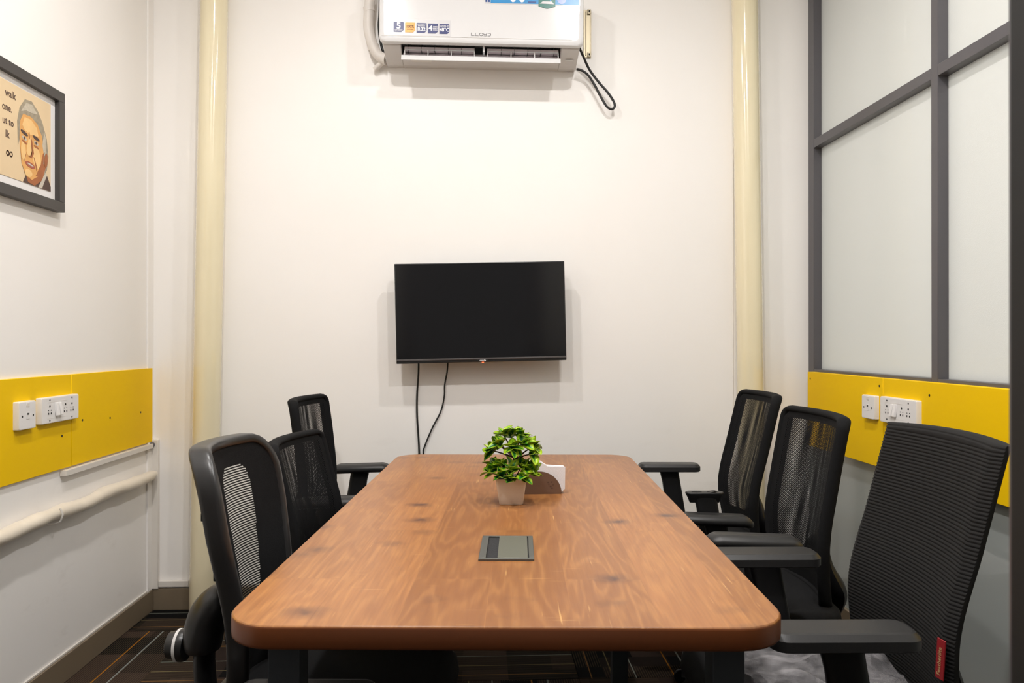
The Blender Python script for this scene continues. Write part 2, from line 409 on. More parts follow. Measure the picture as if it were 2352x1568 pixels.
def grid(name, P, nu, nv, m, parent=None, thick=None, mi_fn=None, smooth=True):
    # surface P(u, v), u in -1..1, v in 0..1; closed slab when thick = normal offset function
    V, F, mi = [], [], []
    for j in range(nv+1):
        for i in range(nu+1): V.append(Vector(P(-1+2*i/nu, j/nv)))
    W = nu+1
    for j in range(nv):
        for i in range(nu):
            F.append((j*W+i, j*W+i+1, (j+1)*W+i+1, (j+1)*W+i)); mi.append(mi_fn(-1+2*(i+.5)/nu, (j+.5)/nv) if mi_fn else 0)
    if thick is not None:
        n0 = len(V)
        for j in range(nv+1):
            for i in range(nu+1): V.append(Vector(thick(-1+2*i/nu, j/nv)))
        for j in range(nv):
            for i in range(nu): F.append((n0+j*W+i, n0+(j+1)*W+i, n0+(j+1)*W+i+1, n0+j*W+i+1)); mi.append(0)
        rim = [i for i in range(W)] + [j*W+nu for j in range(1, nv+1)] + [nv*W+i for i in range(nu-1, -1, -1)] + [j*W for j in range(nv-1, 0, -1)]
        for k in range(len(rim)): a, b = rim[k], rim[(k+1) % len(rim)]; F.append((a, n0+a, n0+b, b)); mi.append(0)
    o = raw(name, V, F, m, parent, smooth=smooth, mi=mi)
    if thick is not None: recalc(o); auto(o, 60)
    return o
def text(name, s, size, m, parent=None, loc=(0, 0, 0), rot=(R(90), 0, 0), sx=1., bold=0., align='CENTER', ext=.0002):
    cu = bpy.data.curves.new('t', 'FONT'); cu.body = s; cu.size = size; cu.align_x = align; cu.align_y = 'CENTER'
    cu.extrude = ext; cu.offset = bold*size; cu.resolution_u = 3
    t = bpy.data.objects.new('t', cu); C.objects.link(t); bpy.context.view_layer.update()
    me = bpy.data.meshes.new_from_object(t.evaluated_get(bpy.context.evaluated_depsgraph_get()))
    bpy.data.objects.remove(t); bpy.data.curves.remove(cu); me.name = name; me.materials.clear(); me.materials.append(m)
    for v in me.vertices: v.co.x *= sx
    return link(bpy.data.objects.new(name, me), parent, loc, rot)
def ribbon(name, strokes, w, m, parent=None, loc=(0, 0, 0), rot=(0, 0, 0), t=.0006):
    # printed line letters as flat strokes in the XZ plane
    V, F = [], []
    for st in strokes:
        for (a, b) in zip(st, st[1:]):
            a, b = Vector(a), Vector(b); d = (b-a).normalized()*w/2; nrm = Vector((-d.y, d.x)); k = len(V)
            for q in (a-d+nrm, a-d-nrm, b+d-nrm, b+d+nrm): V.append((q.x, 0, q.y))
            for q in (a-d+nrm, a-d-nrm, b+d-nrm, b+d+nrm): V.append((q.x, -t, q.y))
            F += [(k, k+1, k+2, k+3), (k+4, k+7, k+6, k+5)] + [(k+i, k+(i+1) % 4, k+4+(i+1) % 4, k+4+i) for i in range(4)]
    return recalc(raw(name, V, F, m, parent, loc, rot))
def copy_tree(o, parent=None):
    c = o.copy(); C.objects.link(c); c.parent = parent
    for ch in list(o.children): copy_tree(ch, c)
    return c

# ================================================================== SETTING
S = 'structure'
floor = tag(box('floor', (XL-.1, -.9, -.08), (XR+.1, YB+.1, ZF-.006), M['skirt']), kind=S)
ty0, tx0, ts = 3.07, -1.655, .5
tile0 = None
for i in range(0, 7):
    for j in range(-8, 2):
        x0, x1 = max(tx0+i*ts, XL), min(tx0+(i+1)*ts, XR); y0, y1 = max(ty0+j*ts, -.9), min(ty0+(j+1)*ts, YB)
        if x1-x0 < .01 or y1-y0 < .01: continue
        cx, cy = tx0+(i+.5)*ts, ty0+(j+.5)*ts; turn = (i+j+1) % 2
        lo, hi = [x0-cx+.0006, y0-cy+.0006], [x1-cx-.0006, y1-cy-.0006]
        if turn: lo, hi = [y0-cy+.0006, -(x1-cx)+.0006], [y1-cy-.0006, -(x0-cx)-.0006]
        full = abs(x1-x0-ts) < 1e-4 and abs(y1-y0-ts) < 1e-4
        if full and tile0 is not None: o = link(bpy.data.objects.new('carpet_tile', tile0), floor, (cx, cy, 0))
        else:
            o = box('carpet_tile', (*lo, ZF-.006), (*hi, ZF), M['carpet'], floor, bev=.0012, seg=1, loc=(cx, cy, 0))
            if full: tile0 = o.data
        if turn: o.rotation_euler.z = R(90)
ceiling = tag(box('ceiling', (XL-.1, YF-.1, ZC), (XR+.1, YB+.1, ZC+.1), M['ceil']), kind=S)

wb = tag(box('wall_back', (XL-.1, YB, 0), (XR+.1, YB+.1, ZC), M['wall']), kind=S)
box('wall_panel', (-1.128, YB-.008, .12), (1.14, YB, ZC), M['wall'], wb, bev=.002, seg=1)
wl = tag(box('wall_left', (XL-.1, YF-.1, 0), (XL, YB, ZC), M['wall']), kind=S)
# lower right wall: one long sheet of grey back-painted glass, framed glazing above
wr = tag(box('wall_right', (XR+.004, YF-.1, 0), (XR+.1, YB, 1.02), M['greyglass']), kind=S)
# front wall beside and above the doorway the camera looks through
DX0, DX1 = -.52, .40
wf = tag(box('wall_front', (XL, YF-.1, 0), (DX0-.05, YF, 1.06), M['darkpart']), kind=S)
box('wall_piece', (DX1+.05, YF-.1, 0), (XR, YF, 1.06), M['darkpart'], wf)
for a, b, z in ((XL, DX0-.05, 1.06), (DX1+.05, XR, 1.06), (DX0-.05, DX1+.05, 2.13)):
    box('bounce_panel', (a, YF-.06, z), (b, YF-.03, ZC), M['panes'], wf)  # unseen upper panels, made pale to bounce light into the room
    for p, q in ((a, a+.04), (b-.04, b)): box('panel_post', (p, YF-.08, z), (q, YF, ZC), M['alu'], wf)
dr = tag(empty('door_1', ((DX0+DX1)/2, YF-.05, ZF)), kind=S)
dcx, dcy = (DX0+DX1)/2, YF-.05
for a, b in ((DX0-.05, DX0), (DX1, DX1+.05)):
    box('door_jamb', (a-dcx, -.05, 0), (b-dcx, .05, 2.13), M['alu'], dr, bev=.003)
box('door_head', (DX0-.05-dcx, -.05, 2.08), (DX1+.05-dcx, .05, 2.13), M['alu'], dr, bev=.003)
box('door_gasket', (DX1-.004-dcx, -.05, 0), (DX1+.002-dcx, .0405, 2.08), M['gasket'], dr)

tag(box('baseboard_left', (XL, YF, ZF), (XL+.012, YB, .108), M['skirt'], bev=.003), kind=S)
tag(box('baseboard_back', (XL+.012, YB-.014, ZF), (XR, YB, .112), M['skirt'], bev=.003), kind=S)
tag(box('baseboard_right', (XR-.010, YF, ZF), (XR+.004, YB-.014, .10), M['skirt'], bev=.003), kind=S)
tag(box('trim_1', (XL, YB-.055, .108), (XL+.008, YB, ZC), M['wall'], bev=.002), kind=S)          # corner strip
tag(box('trim_2', (XL, YB-.020, .112), (XL+.035, YB, .756), M['duct'], bev=.003), kind=S)     # upright trunking in the corner
tag(box('trim_3', (XL+.035, YB-.018, .118), (-1.255, YB, .145), M['duct'], bev=.004), kind=S)       # low trunking over the skirting
# ledge on top of left skirting (paint line)
tag(box('trim_4', (XL, YF, .108), (XL+.006, YB-.055, .116), M['duct'], bev=.002), kind=S)

# ---- framed frosted glazing on the right wall
FB = .036
w1 = tag(empty('window_1', (XR, 0, 1.02)), kind=S)
def bar(name, y0, y1, z0, z1, d=.06): return box(name, (0, y0, z0-1.02), (d, y1, z1-1.02), M['alu'], w1, bev=.0025)
cols = [(YB, YB-.053), (2.401, 2.401-FB), (1.50, 1.50-FB), (YF+FB, YF)]
for y1, y0 in cols: bar('mullion', y0, y1, 1.02, ZC)
zt0, zt1 = 2.041, 2.079
for k in range(3):
    ya, yb = cols[k+1][0], cols[k][1]
    bar('sill_bar', ya, yb, 1.02, 1.058); bar('transom', ya, yb, zt0, zt1); bar('head_bar', ya, yb, ZC-.04, ZC)
    for za, zb in ((1.058, zt0), (zt1, ZC-.04)):
        box('pane', (.036, ya, za-1.02), (.044, yb, zb-1.02), M['pane' if k == 0 else 'panes'], w1)

# ---- downlights
for i, (x, y) in enumerate(LAMP_SPOTS):
    e = tag(empty('downlight', (x, y, ZC)), 'round recessed white ceiling downlight, %s' % ['rear left', 'rear right', 'front left', 'front right'][i], 'light', 'ceiling downlights')
    lathe('trim_ring', [(.048, 0), (.064, -.001), (.066, -.005), (.060, -.008), (.050, -.006), (.048, -.001)], M['white'], e)
    lathe('lens', [(.001, -.003), (.047, -.003), (.047, -.0015), (.001, -.0015)], M['lens'], e)
    ld = bpy.data.lights.new('downlight_beam', 'AREA'); ld.shape = 'DISK'; ld.size = .085; ld.energy = LAMP_W[i]
    ld.color = (1, .972, .95)
    link(bpy.data.objects.new('downlight_beam', ld), e, (0, 0, -.012))
# unseen fill light added behind the frosted glazing, backlights the panes
ld = bpy.data.lights.new('glazing_fill_light', 'AREA'); ld.shape = 'RECTANGLE'; ld.size = .58; ld.size_y = 1.18; ld.energy = GLAZING_FILL_W; ld.color = (1, 1, .98)
link(bpy.data.objects.new('glazing_fill_light', ld), None, (XR+2.3, 2.1, ZC-.03))

# ================================================================== LEFT WALL
def wall_plate(name, label, y0, y1, z0, z1, side, kind, group):
    # local: x right along the wall as seen from the room, z up, front faces -y
    w, h = (y1-y0)/2, (z1-z0)/2
    X = XL+.010 if side < 0 else XR-.030
    e = tag(empty(name, (X, (y0+y1)/2, (z0+z1)/2), (0, 0, R(90) if side < 0 else R(-90))), label, 'socket', group)
    loft('plate', lambda i: [(a, b) for a, b in rrect(w-i, h-i, .004)], [(0, 0), (.014, .0), (.018, .0015), (.0185, .004)], M['white'], e, rot=(R(90), 0, 0))
    def hole(x, z, a, b, d=.0010): box('slot', (x-a, -.0195, z-b), (x+a, -.018, z+b), M['hole'], e)
    def dot(x, z, r): lathe('screw_hole', [(.0002, 0), (r, 0), (r, .0014), (.0002, .0014)], M['hole'], e, segs=10, loc=(x, -.0178, z), rot=(R(90), 0, 0))
    if kind == 'data':
        for s in (-1, 1): dot(s*.028, -.002, .0032)
        box('data_port', (-.008, -.0196, -.012), (.008, -.018, .010), M['white'], e, bev=.001)
        hole(0, .004, .0055, .0028); box('slot', (-.004, -.0205, .002), (.004, -.0193, .007), M['hole'], e)
        box('label_window', (-.008, -.0196, .026), (.008, -.0178, .038), M['duct'], e, bev=.0006, seg=1)
    else:
        for sx in (-1, 1):
            for sz in (-1, 1): dot(sx*.066, sz*.033, .0030)
        for x in (-.066, .026, .066):
            dot(x, .013, .0036)
            for s in (-1, 1): dot(x+s*.0075, .000, .0018); hole(x+s*.0075, -.010, .0018, .0030)
        for x in (-.0300, -.0110):
            o = box('rocker_switch', (x-.0068, -.027, -.024), (x+.0068, -.017, .020), M['white'], e, bev=.0025, rot=(R(-9), 0, 0))
        for sz in (-1, 1): box('groove', (-.080, -.0190, sz*.0265-.0004), (.036, -.0183, sz*.0265+.0004), M['duct'], e)
    return e

def board(name, label, X0, X1, y0, y1, z0, z1, screws, cat='panel', group=None):
    o = tag(box(name, (X0, y0, z0), (X1, y1, z1), M['yellow'], bev=.0015, seg=1), label, cat, group)
    xs = X1 if X0 < 0 else X0
    for (y, z) in screws: lathe('screw', [(.0002, -.001), (.0042, -.001), (.004, .0014), (.0002, .0014)], M['screw'], o, segs=10, loc=(xs, y, z), rot=(0, R(90 if X0 < 0 else -90), 0))
    return o
board('yellow_wall_board', 'yellow laminate board on the left wall, the one reaching the room corner', XL, XL+.010, 2.659, 3.305, .748, 1.066, [(2.73, .90), (2.93, .888), (3.19, .885)], group='yellow boards on the walls')
board('yellow_wall_board', 'yellow laminate board on the left wall, carrying the white sockets', XL, XL+.010, 1.15, 2.657, .748, 1.066, [(2.60, .86)], group='yellow boards on the walls')
wall_plate('data_socket', 'small square white data socket on the left yellow board', 2.333, 2.420, .908, .995, -1, 'data', 'white sockets on the yellow boards')
wall_plate('power_socket', 'wide white switch and socket plate on the left yellow board', 2.450, 2.672, .913, .998, -1, 'power', 'white sockets on the yellow boards')
t = tag(box('cable_channel', (XL, 2.605, .722), (XL+.022, 3.285, .742), M['duct'], bev=.002), 'short white square cable channel under the left yellow board', 'cable channel')
tube('end_connector', [(XL+.012, 3.285, .735), (XL+.012, 3.312, .735)], .011, M['alu'], t)
# wrapped drain pipe
random.seed(3)
pp = [(XL+.030+.003*math.sin(k*.9), 1.1+k*.037, .612+.004*math.sin(k*.55)) for k in range(60)]
rr = [.0235+.0025*math.sin(k*1.3)*math.sin(k*.37)+random.uniform(-.0012, .0012) for k in range(60)]
rr[-1] = .010; rr[-2] = .019
dp = tag(tube('wrapped_pipe', pp, rr, M['wrap'], segs=14), 'lumpy cream wrapped pipe running along the left wall under the yellow board', 'pipe')
for y in (2.52, 2.0): tube('pipe_clip', [(XL+.002, y, .580), (XL+.030, y, .580), (XL+.050, y, .590), (XL+.056, y, .612), (XL+.048, y, .632)], .0035, M['duct'], dp, segs=6)

# ---- picture on the left wall
PY0, PY1, PZ0, PZ1 = 2.00, 2.585, 1.612, 2.012
pc = tag(empty('framed_poster', (XL, (PY0+PY1)/2, PZ0), (0, 0, R(90))), 'dark framed poster with a painted grey-haired man on the left wall', 'picture')
# local x = world +y, local -y = world +x (into the room)
W2, H = (PY1-PY0)/2, PZ1-PZ0
for nm, lo, hi in (('frame_bar', (-W2, 0), (W2, .033)), ('frame_bar', (-W2, H-.033), (W2, H)), ('frame_bar', (-W2, .033), (-W2+.033, H-.033)), ('frame_bar', (W2-.033, .033), (W2, H-.033))):
    box(nm, (lo[0], -.028, lo[1]), (hi[0], 0, hi[1]), M['frame'], pc, bev=.002)
box('mount_board', (-W2+.033, -.012, .033), (W2-.033, -.006, H-.033), M['mount'], pc)
box('print', (-W2+.06, -.0135, .060), (W2-.060, -.012, H-.055), M['print'], pc)
def pic(name, poly, m, lay): return prism(name, poly, .0003, M[m], pc, loc=(W2-.295, -.0135-.0003*lay, 0))
def ell(cx, cz, a, b, rot=0, n=18): 
    return [(cx+a*math.cos(t)*math.cos(rot)-b*math.sin(t)*math.sin(rot), cz+a*math.cos(t)*math.sin(rot)+b*math.sin(t)*math.cos(rot)) for t in [2*math.pi*k/n for k in range(n)]]
# portrait x from .055 (left) to .235 (right edge of print); z .06 .. .34
pic('portrait_jacket', [(.085, .060), (.098, .082), (.14, .075), (.19, .095), (.215, .105), (.235, .075), (.235, .060)], 'coatp', 1)
pic('portrait_hair', [(.060, .165), (.056, .24), (.068, .285), (.095, .318), (.130, .322), (.165, .300), (.190, .268), (.212, .225), (.222, .17), (.213, .125), (.195, .10), (.15, .2), (.08, .23)], 'hair', 1)
pic('portrait_neck', [(.098, .090), (.11, .065), (.145, .060), (.185, .085), (.21, .14), (.17, .14)], 'skind', 2)
pic('portrait_collar', [(.165, .060), (.205, .115), (.212, .108), (.185, .060)], 'glass_pic', 3)
pic('portrait_face', [(.066, .19), (.070, .245), (.085, .270), (.125, .272), (.160, .258), (.185, .225), (.195, .18), (.19, .13), (.165, .095), (.13, .075), (.100, .082), (.078, .115)], 'skin', 3)
pic('portrait_forehead', [(.080, .235), (.092, .262), (.125, .263), (.155, .245), (.165, .220), (.12, .215), (.09, .222)], 'skinl', 4)
pic('portrait_cheek', ell(.155, .15, .022, .035, .2), 'skinl', 4)
pic('portrait_cheek', ell(.086, .155, .012, .03, .1), 'skinl', 4)
pic('portrait_chin', ell(.112, .093, .02, .012), 'skinl', 4)
pic('portrait_jaw', [(.165, .095), (.19, .13), (.198, .18), (.188, .17), (.178, .135), (.150, .092)], 'skind', 4)
pic('portrait_ear', ell(.207, .155, .009, .024, -.1), 'skind', 4)
pic('portrait_sideburn', [(.186, .20), (.196, .245), (.206, .225), (.203, .175), (.196, .165)], 'hairl', 4)
pic('portrait_hair_streak', [(.075, .275), (.10, .308), (.13, .312), (.16, .290), (.13, .285), (.10, .285)], 'hairl', 2)
pic('portrait_nose', [(.112, .205), (.122, .205), (.130, .165), (.126, .148), (.108, .148), (.100, .158)], 'skinl', 5)
pic('portrait_nose_shadow', [(.122, .205), (.130, .2), (.140, .160), (.128, .143), (.108, .146), (.122, .150), (.128, .165)], 'skind', 5)
for cx, rt in ((.090, -.25), (.152, -.18)):
    pic('portrait_brow', ell(cx, .212, .019, .0055, rt), 'coatp', 5)
    pic('portrait_eye', ell(cx, .196, .012, .0055, rt), 'glass_pic', 5)
    pic('portrait_pupil', ell(cx, .1965, .005, .005), 'ink', 6)
    pic('portrait_eye_bag', ell(cx+.001, .184, .014, .0035, rt), 'skind', 5)
pic('portrait_frown', [(.112, .222), (.115, .222), (.118, .200), (.115, .200)], 'skind', 6)
pic('portrait_mouth', ell(.120, .120, .026, .0085, -.12), 'lip', 5)
pic('portrait_teeth', ell(.120, .121, .017, .0028, -.12), 'glass_pic', 6)
pic('portrait_smile_line', [(.098, .150), (.101, .151), (.090, .125), (.086, .118)], 'skind', 5)
pic('portrait_smile_line', [(.138, .150), (.142, .148), (.158, .118), (.155, .105)], 'skind', 5)
for s, yr, z in (('walk', 2.338, 1.921), ('one.', 2.321, 1.877), ('ut to', 2.329, 1.836), ('lk', 2.308, 1.797)):
    text('poster_lettering', s, .031, M['ink'], pc, loc=(yr-(PY0+PY1)/2, -.0140, z-PZ0), sx=.88, bold=.012, align='RIGHT')
ribbon('poster_mark', [[(a*.016+.006*math.cos(t*.7), .007*math.sin(t*.7)) for t in range(10)] for a in (0, -1)], .003, M['ink'], pc, loc=(2.316-(PY0+PY1)/2, -.0140, 1.742-PZ0))

# ================================================================== RIGHT WALL BOARDS
board('yellow_wall_board', 'yellow laminate board below the frosted glazing, by the room corner', XR-.030, XR, 2.642, 3.262, .722, 1.047, [(3.235, 1.018), (2.665, 1.018)], group='yellow boards on the walls')
board('yellow_wall_board', 'yellow laminate board below the frosted glazing, behind the ribbed chair', XR-.030, XR, 1.10, 2.640, .722, 1.047, [(2.362, 1.005)], group='yellow boards on the walls')
wall_plate('data_socket', 'small square white data socket on the right yellow board', 2.668, 2.757, .894, .981, 1, 'data', 'white sockets on the yellow boards')
wall_plate('power_socket', 'wide white switch and socket plate on the right yellow board', 2.405, 2.628, .893, .984, 1, 'power', 'white sockets on the yellow boards')

# ================================================================== BACK WALL PIPES
def pipe(label, x_top, x_bot, wob):
    top, bot = Vector((x_top, YB-.062, ZC)), Vector((x_bot, YB-.062, ZF))
    o = tag(tube('drain_pipe', [bot.lerp(top, k/24) for k in range(25)], [.0565+wob*math.sin(k*1.9) for k in range(25)], M['cream'], segs=40), label, 'pipe', 'cream upright pipes')
    return o
pipe('glossy cream upright drain pipe in the left corner of the back wall', -1.125, -1.178, .0004)
pipe('glossy cream upright drain pipe near the right end of the back wall', 1.168, 1.212, .0004)

# ================================================================== TELEVISION
tv = tag(empty('television', (.008, YB-.048, 1.305), (0, R(-1.25), 0)), 'black flat screen television hung slightly crooked on the back wall', 'television')
TW, TH = .362, .212
box('back_shell', (-.25, -.055, -.16), (.25, -.030, .14), M['tvb'], tv, bev=.01)
box('wall_bracket', (-.1, -.032, -.1), (.1, .040, .1), M['steel'], tv, bev=.003)
box('body', (-TW, -.082, -TH), (TW, -.052, TH), M['tvb'], tv, bev=.003)
box('screen', (-TW+.005, -.0832, -TH+.021), (TW-.005, -.0815, TH-.004), M['screen'], tv)
st = box('silver_strip', (-TW+.002, -.0850, -TH+.011), (TW-.002, -.0815, -TH+.018), M['tvs'], tv, bev=.0012)
lg = box('logo_plate', (-.018, -.0860, -TH+.003), (.026, -.0815, -TH+.0115), M['tvb'], tv, bev=.001)
text('logo_lettering', 'onida', .0098, M['letter'], lg, loc=(.004, -.0862, -TH+.0072), sx=1.25, bold=.02)
box('indicator_lamp', (.000, -.080, -TH-.0030), (.009, -.072, -TH+.001), M['led'], tv, bev=.001)
def cable(name, label, pts, r, m='cable', cat='cable', group=None, n=8):
    return tag(tube(name, spline(pts, n), r, M[m], segs=8), label, cat, group)
YC = YB-.018
cable('tv_cable', 'straighter black cable hanging from the left of the television', [(-.262, YC-.03, 1.10), (-.264, YC-.012, 1.04), (-.271, YC, .95), (-.271, YC, .85), (-.262, YC, .70), (-.258, YC, .45), (-.255, YC, .12)], .0042, group='television cables')
cable('tv_cable', 'curling thin black cable hanging below the television', [(-.135, YC-.03, 1.10), (-.139, YC-.012, 1.05), (-.150, YC, .99), (-.152, YC, .94), (-.167, YC, .875), (-.205, YC, .80), (-.238, YC, .72), (-.243, YC, .69), (-.228, YC, .60), (-.20, YC, .40), (-.205, YC, .12)], .0034, group='television cables')

# ================================================================== AIR CONDITIONER
ac = tag(empty('air_conditioner', (0.012, YB-.008, 2.382), (0, R(.35), 0)), 'white split air conditioner unit high on the back wall', 'air conditioner')
AW = .424
# side profile (depth d from wall, height h), lofted along the width
def ac_section(sc):
    return None
prof = [(0, 0), (.045, -.004), (.075, .0), (.175, .030), (.185, .050), (.185, .285), (.17, .300), (0, .305)]
def solid_along_x(name, prof, x0, x1, m, parent, bev=0):
    n = len(prof); V = [(x, -d, h) for x in (x0, x1) for d, h in prof]
    F = [tuple(range(n))[::-1], tuple(range(n, 2*n))] + [(k, (k+1) % n, n+(k+1) % n, n+k) for k in range(n)]
    o = recalc(raw(name, V, F, m, parent))
    if bev:
        bm = bmesh.new(); bm.from_mesh(o.data); bmesh.ops.bevel(bm, geom=list(bm.edges), offset=bev, segments=3, affect='EDGES', profile=.6); bm.to_mesh(o.data); bm.free(); auto(o, 45)
    return o
# end cheeks, upper body and the recessed outlet between the cheeks
solid_along_x('end_cheek', prof, -AW+.012, -.338, M['acd'], ac, .005)
solid_along_x('end_cheek', prof, .334, AW-.012, M['acd'], ac, .005)
solid_along_x('upper_body', [(0, .06), (.18, .06), (.185, .10), (.185, .28), (.17, .300), (0, .305)], -.338, .334, M['acd'], ac)
solid_along_x('bottom_shell', [(0, 0), (.045, -.004), (.075, 0), (.115, .010), (.112, .016), (.06, .010), (0, .012)], -.338, .334, M['acd'], ac)
solid_along_x('outlet_back', [(0, .012), (.085, .016), (.10, .058), (0, .06)], -.336, .332, M['acin'], ac)
box('outlet_divider', (.004, -.175, .012), (.012, -.09, .06), M['acw'], ac, bev=.001)
for k in range(12):
    x = -.31 + k*.056
    if abs(x-.008) > .02: box('swing_vane', (x-.001, -.150, .018), (x+.001, -.095, .058), M['acin'], ac)
for x0, x1 in ((-.325, -.030), (.022, .325)):
    o = box('inner_louvre', (x0, -.150, .022), (x1, -.118, .036), M['vane'], ac, bev=.003)
    for q in range(4): xx = x0+(x1-x0-.003)*(q/3); box('louvre_rib', (xx, -.152, .001), (xx+.003, -.125, .024), M['white'], o)
    box('louvre_lip', (x0, -.153, .0215), (x1, -.148, .0245), M['acw'], o, bev=.0008, seg=1)
solid_along_x('outlet_floor', [(.112, .010), (.125, .003), (.128, .006), (.116, .022), (.112, .022)], -.334, .331, M['vane'], ac)
solid_along_x('flap', [(.120, .008), (.150, -.006), (.163, -.012), (.172, -.030), (.177, -.029), (.170, -.008), (.155, -.001), (.122, .011)], -.336, .332, M['acw'], ac, .0008)
# front panel with rounded lower corners
fp = loft('front_panel', lambda i: [(a, b+.166) for a, b in rrect(AW-i, .135-i, .022)], [(0, 0), (.014, 0), (.021, .003), (.0245, .010), (.0255, .02)], M['acw'], ac, loc=(0, -.185, 0), rot=(R(90), 0, 0))
box('panel_seam', (-AW+.012, -.2118, .0545), (AW-.05, -.2100, .0565), M['acd'], fp.parent)
YFp = -.2108
def sq(x, z, m, txts):
    w = .0205
    o = prism('sticker_square', [(x-w, z-w), (x+w-.009, z-w), (x+w, z-w+.009), (x+w, z+w-.002), (x+w-.002, z+w), (x-w+.002, z+w), (x-w, z+w-.002)], .0006, M[m], ac, loc=(0, YFp-.0009, 0))
    for s, sz, dx, dz, mm, sx in txts: text('sticker_lettering', s, sz, M[mm], o, loc=(x+dx, -.0009, z+dz), sx=sx, bold=.02)
stz = .0905
box('feature_sticker', (-.368, YFp-.0006, stz-.033), (-.129, YFp+.002, stz+.033), M['sticker'], ac)
xs = [-.343, -.296, -.249, -.202, -.155]
sq(xs[0], stz+.001, 'navy', [('5', .036, 0, .004, 'letter', 1.1), ('YEARS WARRANTY', .0038, 0, -.0125, 'letter', 1.), ('ON COMPRESSOR', .0038, 0, -.0165, 'letter', 1.)])
sq(xs[1], stz, 'gold', [('100%', .016, 0, .003, 'ink', .95), ('COPPER', .0065, 0, -.008, 'ink', 1.1)])
sq(xs[2], stz-.001, 'navy', [('ECO FRIENDLY', .0048, 0, .0125, 'letter', 1.), ('REFRIGERANT', .0048, 0, .0075, 'letter', 1.), ('R32', .020, 0, -.006, 'letter', 1.05)])
sq(xs[3], stz-.002, 'navy', [('4', .030, -.010, 0, 'letter', 1.05), ('SMART', .0058, .009, .007, 'letter', 1.), ('WAY', .0078, .009, 0, 'letter', 1.05), ('SWING', .0058, .009, -.007, 'letter', 1.)])
sq(xs[4], stz-.003, 'navy', [('COOLS AT', .0078, 0, .012, 'letter', 1.02), ('48\u00b0C', .021, 0, -.004, 'letter', .9)])
u = .0115
arc = lambda cx, cz, a, b, t0, t1, n=14: [(cx+a*math.cos(R(t0+(t1-t0)*k/n)), cz+b*math.sin(R(t0+(t1-t0)*k/n))) for k in range(n+1)]
st = [[(0, u), (0, 0), (1.1*u, 0)], [(1.5*u, u), (1.5*u, 0), (2.6*u, 0)], arc(3.55*u, .5*u, .62*u, .5*u, 0, 360, 20),
      [(4.45*u, u), (4.45*u, .55*u), (5.5*u, .55*u)], [(5.5*u, u), (5.5*u, 0), (4.5*u, 0)],
      [(5.9*u, u), (6.5*u, u)] + arc(6.5*u, .5*u, .5*u, .5*u, 90, -90) + [(5.9*u, 0)]]
ribbon('brand_lettering', st, .0016, M['dletter'], ac, loc=(-.044, YFp+.0002, .0635))
# big energy label along the top of the front panel
box('energy_label', (.010, YFp-.0006, .198), (.408, YFp+.002, .296), M['sticker'], ac)
for k in range(2): box('label_dark_bar', (.0135+k*.0105, YFp-.0012, .204), (.0215+k*.0105, YFp, .294), M['dblue'], ac)
box('label_blue_field', (.035, YFp-.0012, .201), (.4045, YFp, .294), M['blue'], ac)
for x in (.128, .165): prism('label_numeral', ell(x, .226, .013, .020), .0005, M['letter'], ac, loc=(0, YFp-.0013, 0))
box('label_star_strip', (.190, YFp-.0016, .2045), (.224, YFp-.001, .211), M['dblue'], ac)
prism('label_shield', [(.234, .192), (.269, .182), (.304, .192), (.304, .28), (.234, .28)], .0006, M['green'], ac, loc=(0, YFp-.0013, 0))
prism('label_podium', [(.239, .203), (.299, .201), (.290, .212), (.252, .212)], .0005, M['sticker'], ac, loc=(0, YFp-.0020, 0))
prism('label_blue_stripe', [(.281, .213), (.286, .213), (.286, .28), (.281, .28)], .0005, M['blue'], ac, loc=(0, YFp-.0020, 0))
prism('label_badge', ell(.330, .222, .019, .019), .0006, M['badge'], ac, loc=(0, YFp-.0013, 0))
box('vent_slot', (-.30, -.1005, -.0015), (-.215, -.080, .0065), M['duct'], ac, rot=(0, 0, 0))
lathe('sensor_mark', [(.0002, 0), (.018, 0), (.018, .002), (.0002, .002)], M['duct'], ac, loc=(.375, -.112, .0065), rot=(R(180+17), 0, 0), segs=20).scale = (1, .3, 1)

# refrigerant hose, cables and mounting plate beside the air conditioner
hs = tag(tube('refrigerant_hose', spline([(-.462, YB-.05, 3.08), (-.463, YB-.05, 2.78), (-.476, YB-.05, 2.62), (-.478, YB-.05, 2.54), (-.462, YB-.052, 2.47), (-.440, YB-.055, 2.425), (-.412, YB-.058, 2.404), (-.402, YB-.06, 2.400)], 6), .0225, M['tape'], segs=16), 'white taped refrigerant hose curving into the left of the air conditioner', 'hose')
for z, x in ((2.62, -.476), (2.455, -.456)): tube('tape_band', [(x-.002, YB-.05, z+.011), (x+.002, YB-.05, z-.011)], .0240, M['tape'], hs, segs=16)
tube('drain_stub', [(-.455, YB-.03, 2.368), (-.425, YB-.045, 2.389), (-.404, YB-.05, 2.398)], .0115, M['tape'], hs)
cable('wire', 'thin black wire running down beside the taped hose', [(-.432, YB-.018, 3.08), (-.434, YB-.018, 2.66), (-.438, YB-.018, 2.56), (-.428, YB-.018, 2.48), (-.414, YB-.018, 2.44), (-.404, YB-.018, 2.425)], .0055, group='air conditioner wires')
bk = tag(empty('mounting_plate', (.486, YB-.010, 2.54)), 'beige metal mounting plate edge right of the air conditioner', 'bracket')
box('plate', (-.022, -.004, -.098), (.012, .002, .112), M['metalb'], bk, bev=.0008, seg=1)
for x in (-.012, .0095): box('rib', (x-.0022, -.010, -.09), (x+.0022, -.003, .105), M['metalb'], bk, bev=.001, seg=1)
for z in (-.088, .102): box('clip', (-.006, -.014, z-.010), (.010, -.003, z+.010), M['metalb'], bk, bev=.002); box('slot', (-.001, -.0146, z-.005), (.006, -.0135, z+.005), M['hole'], bk)
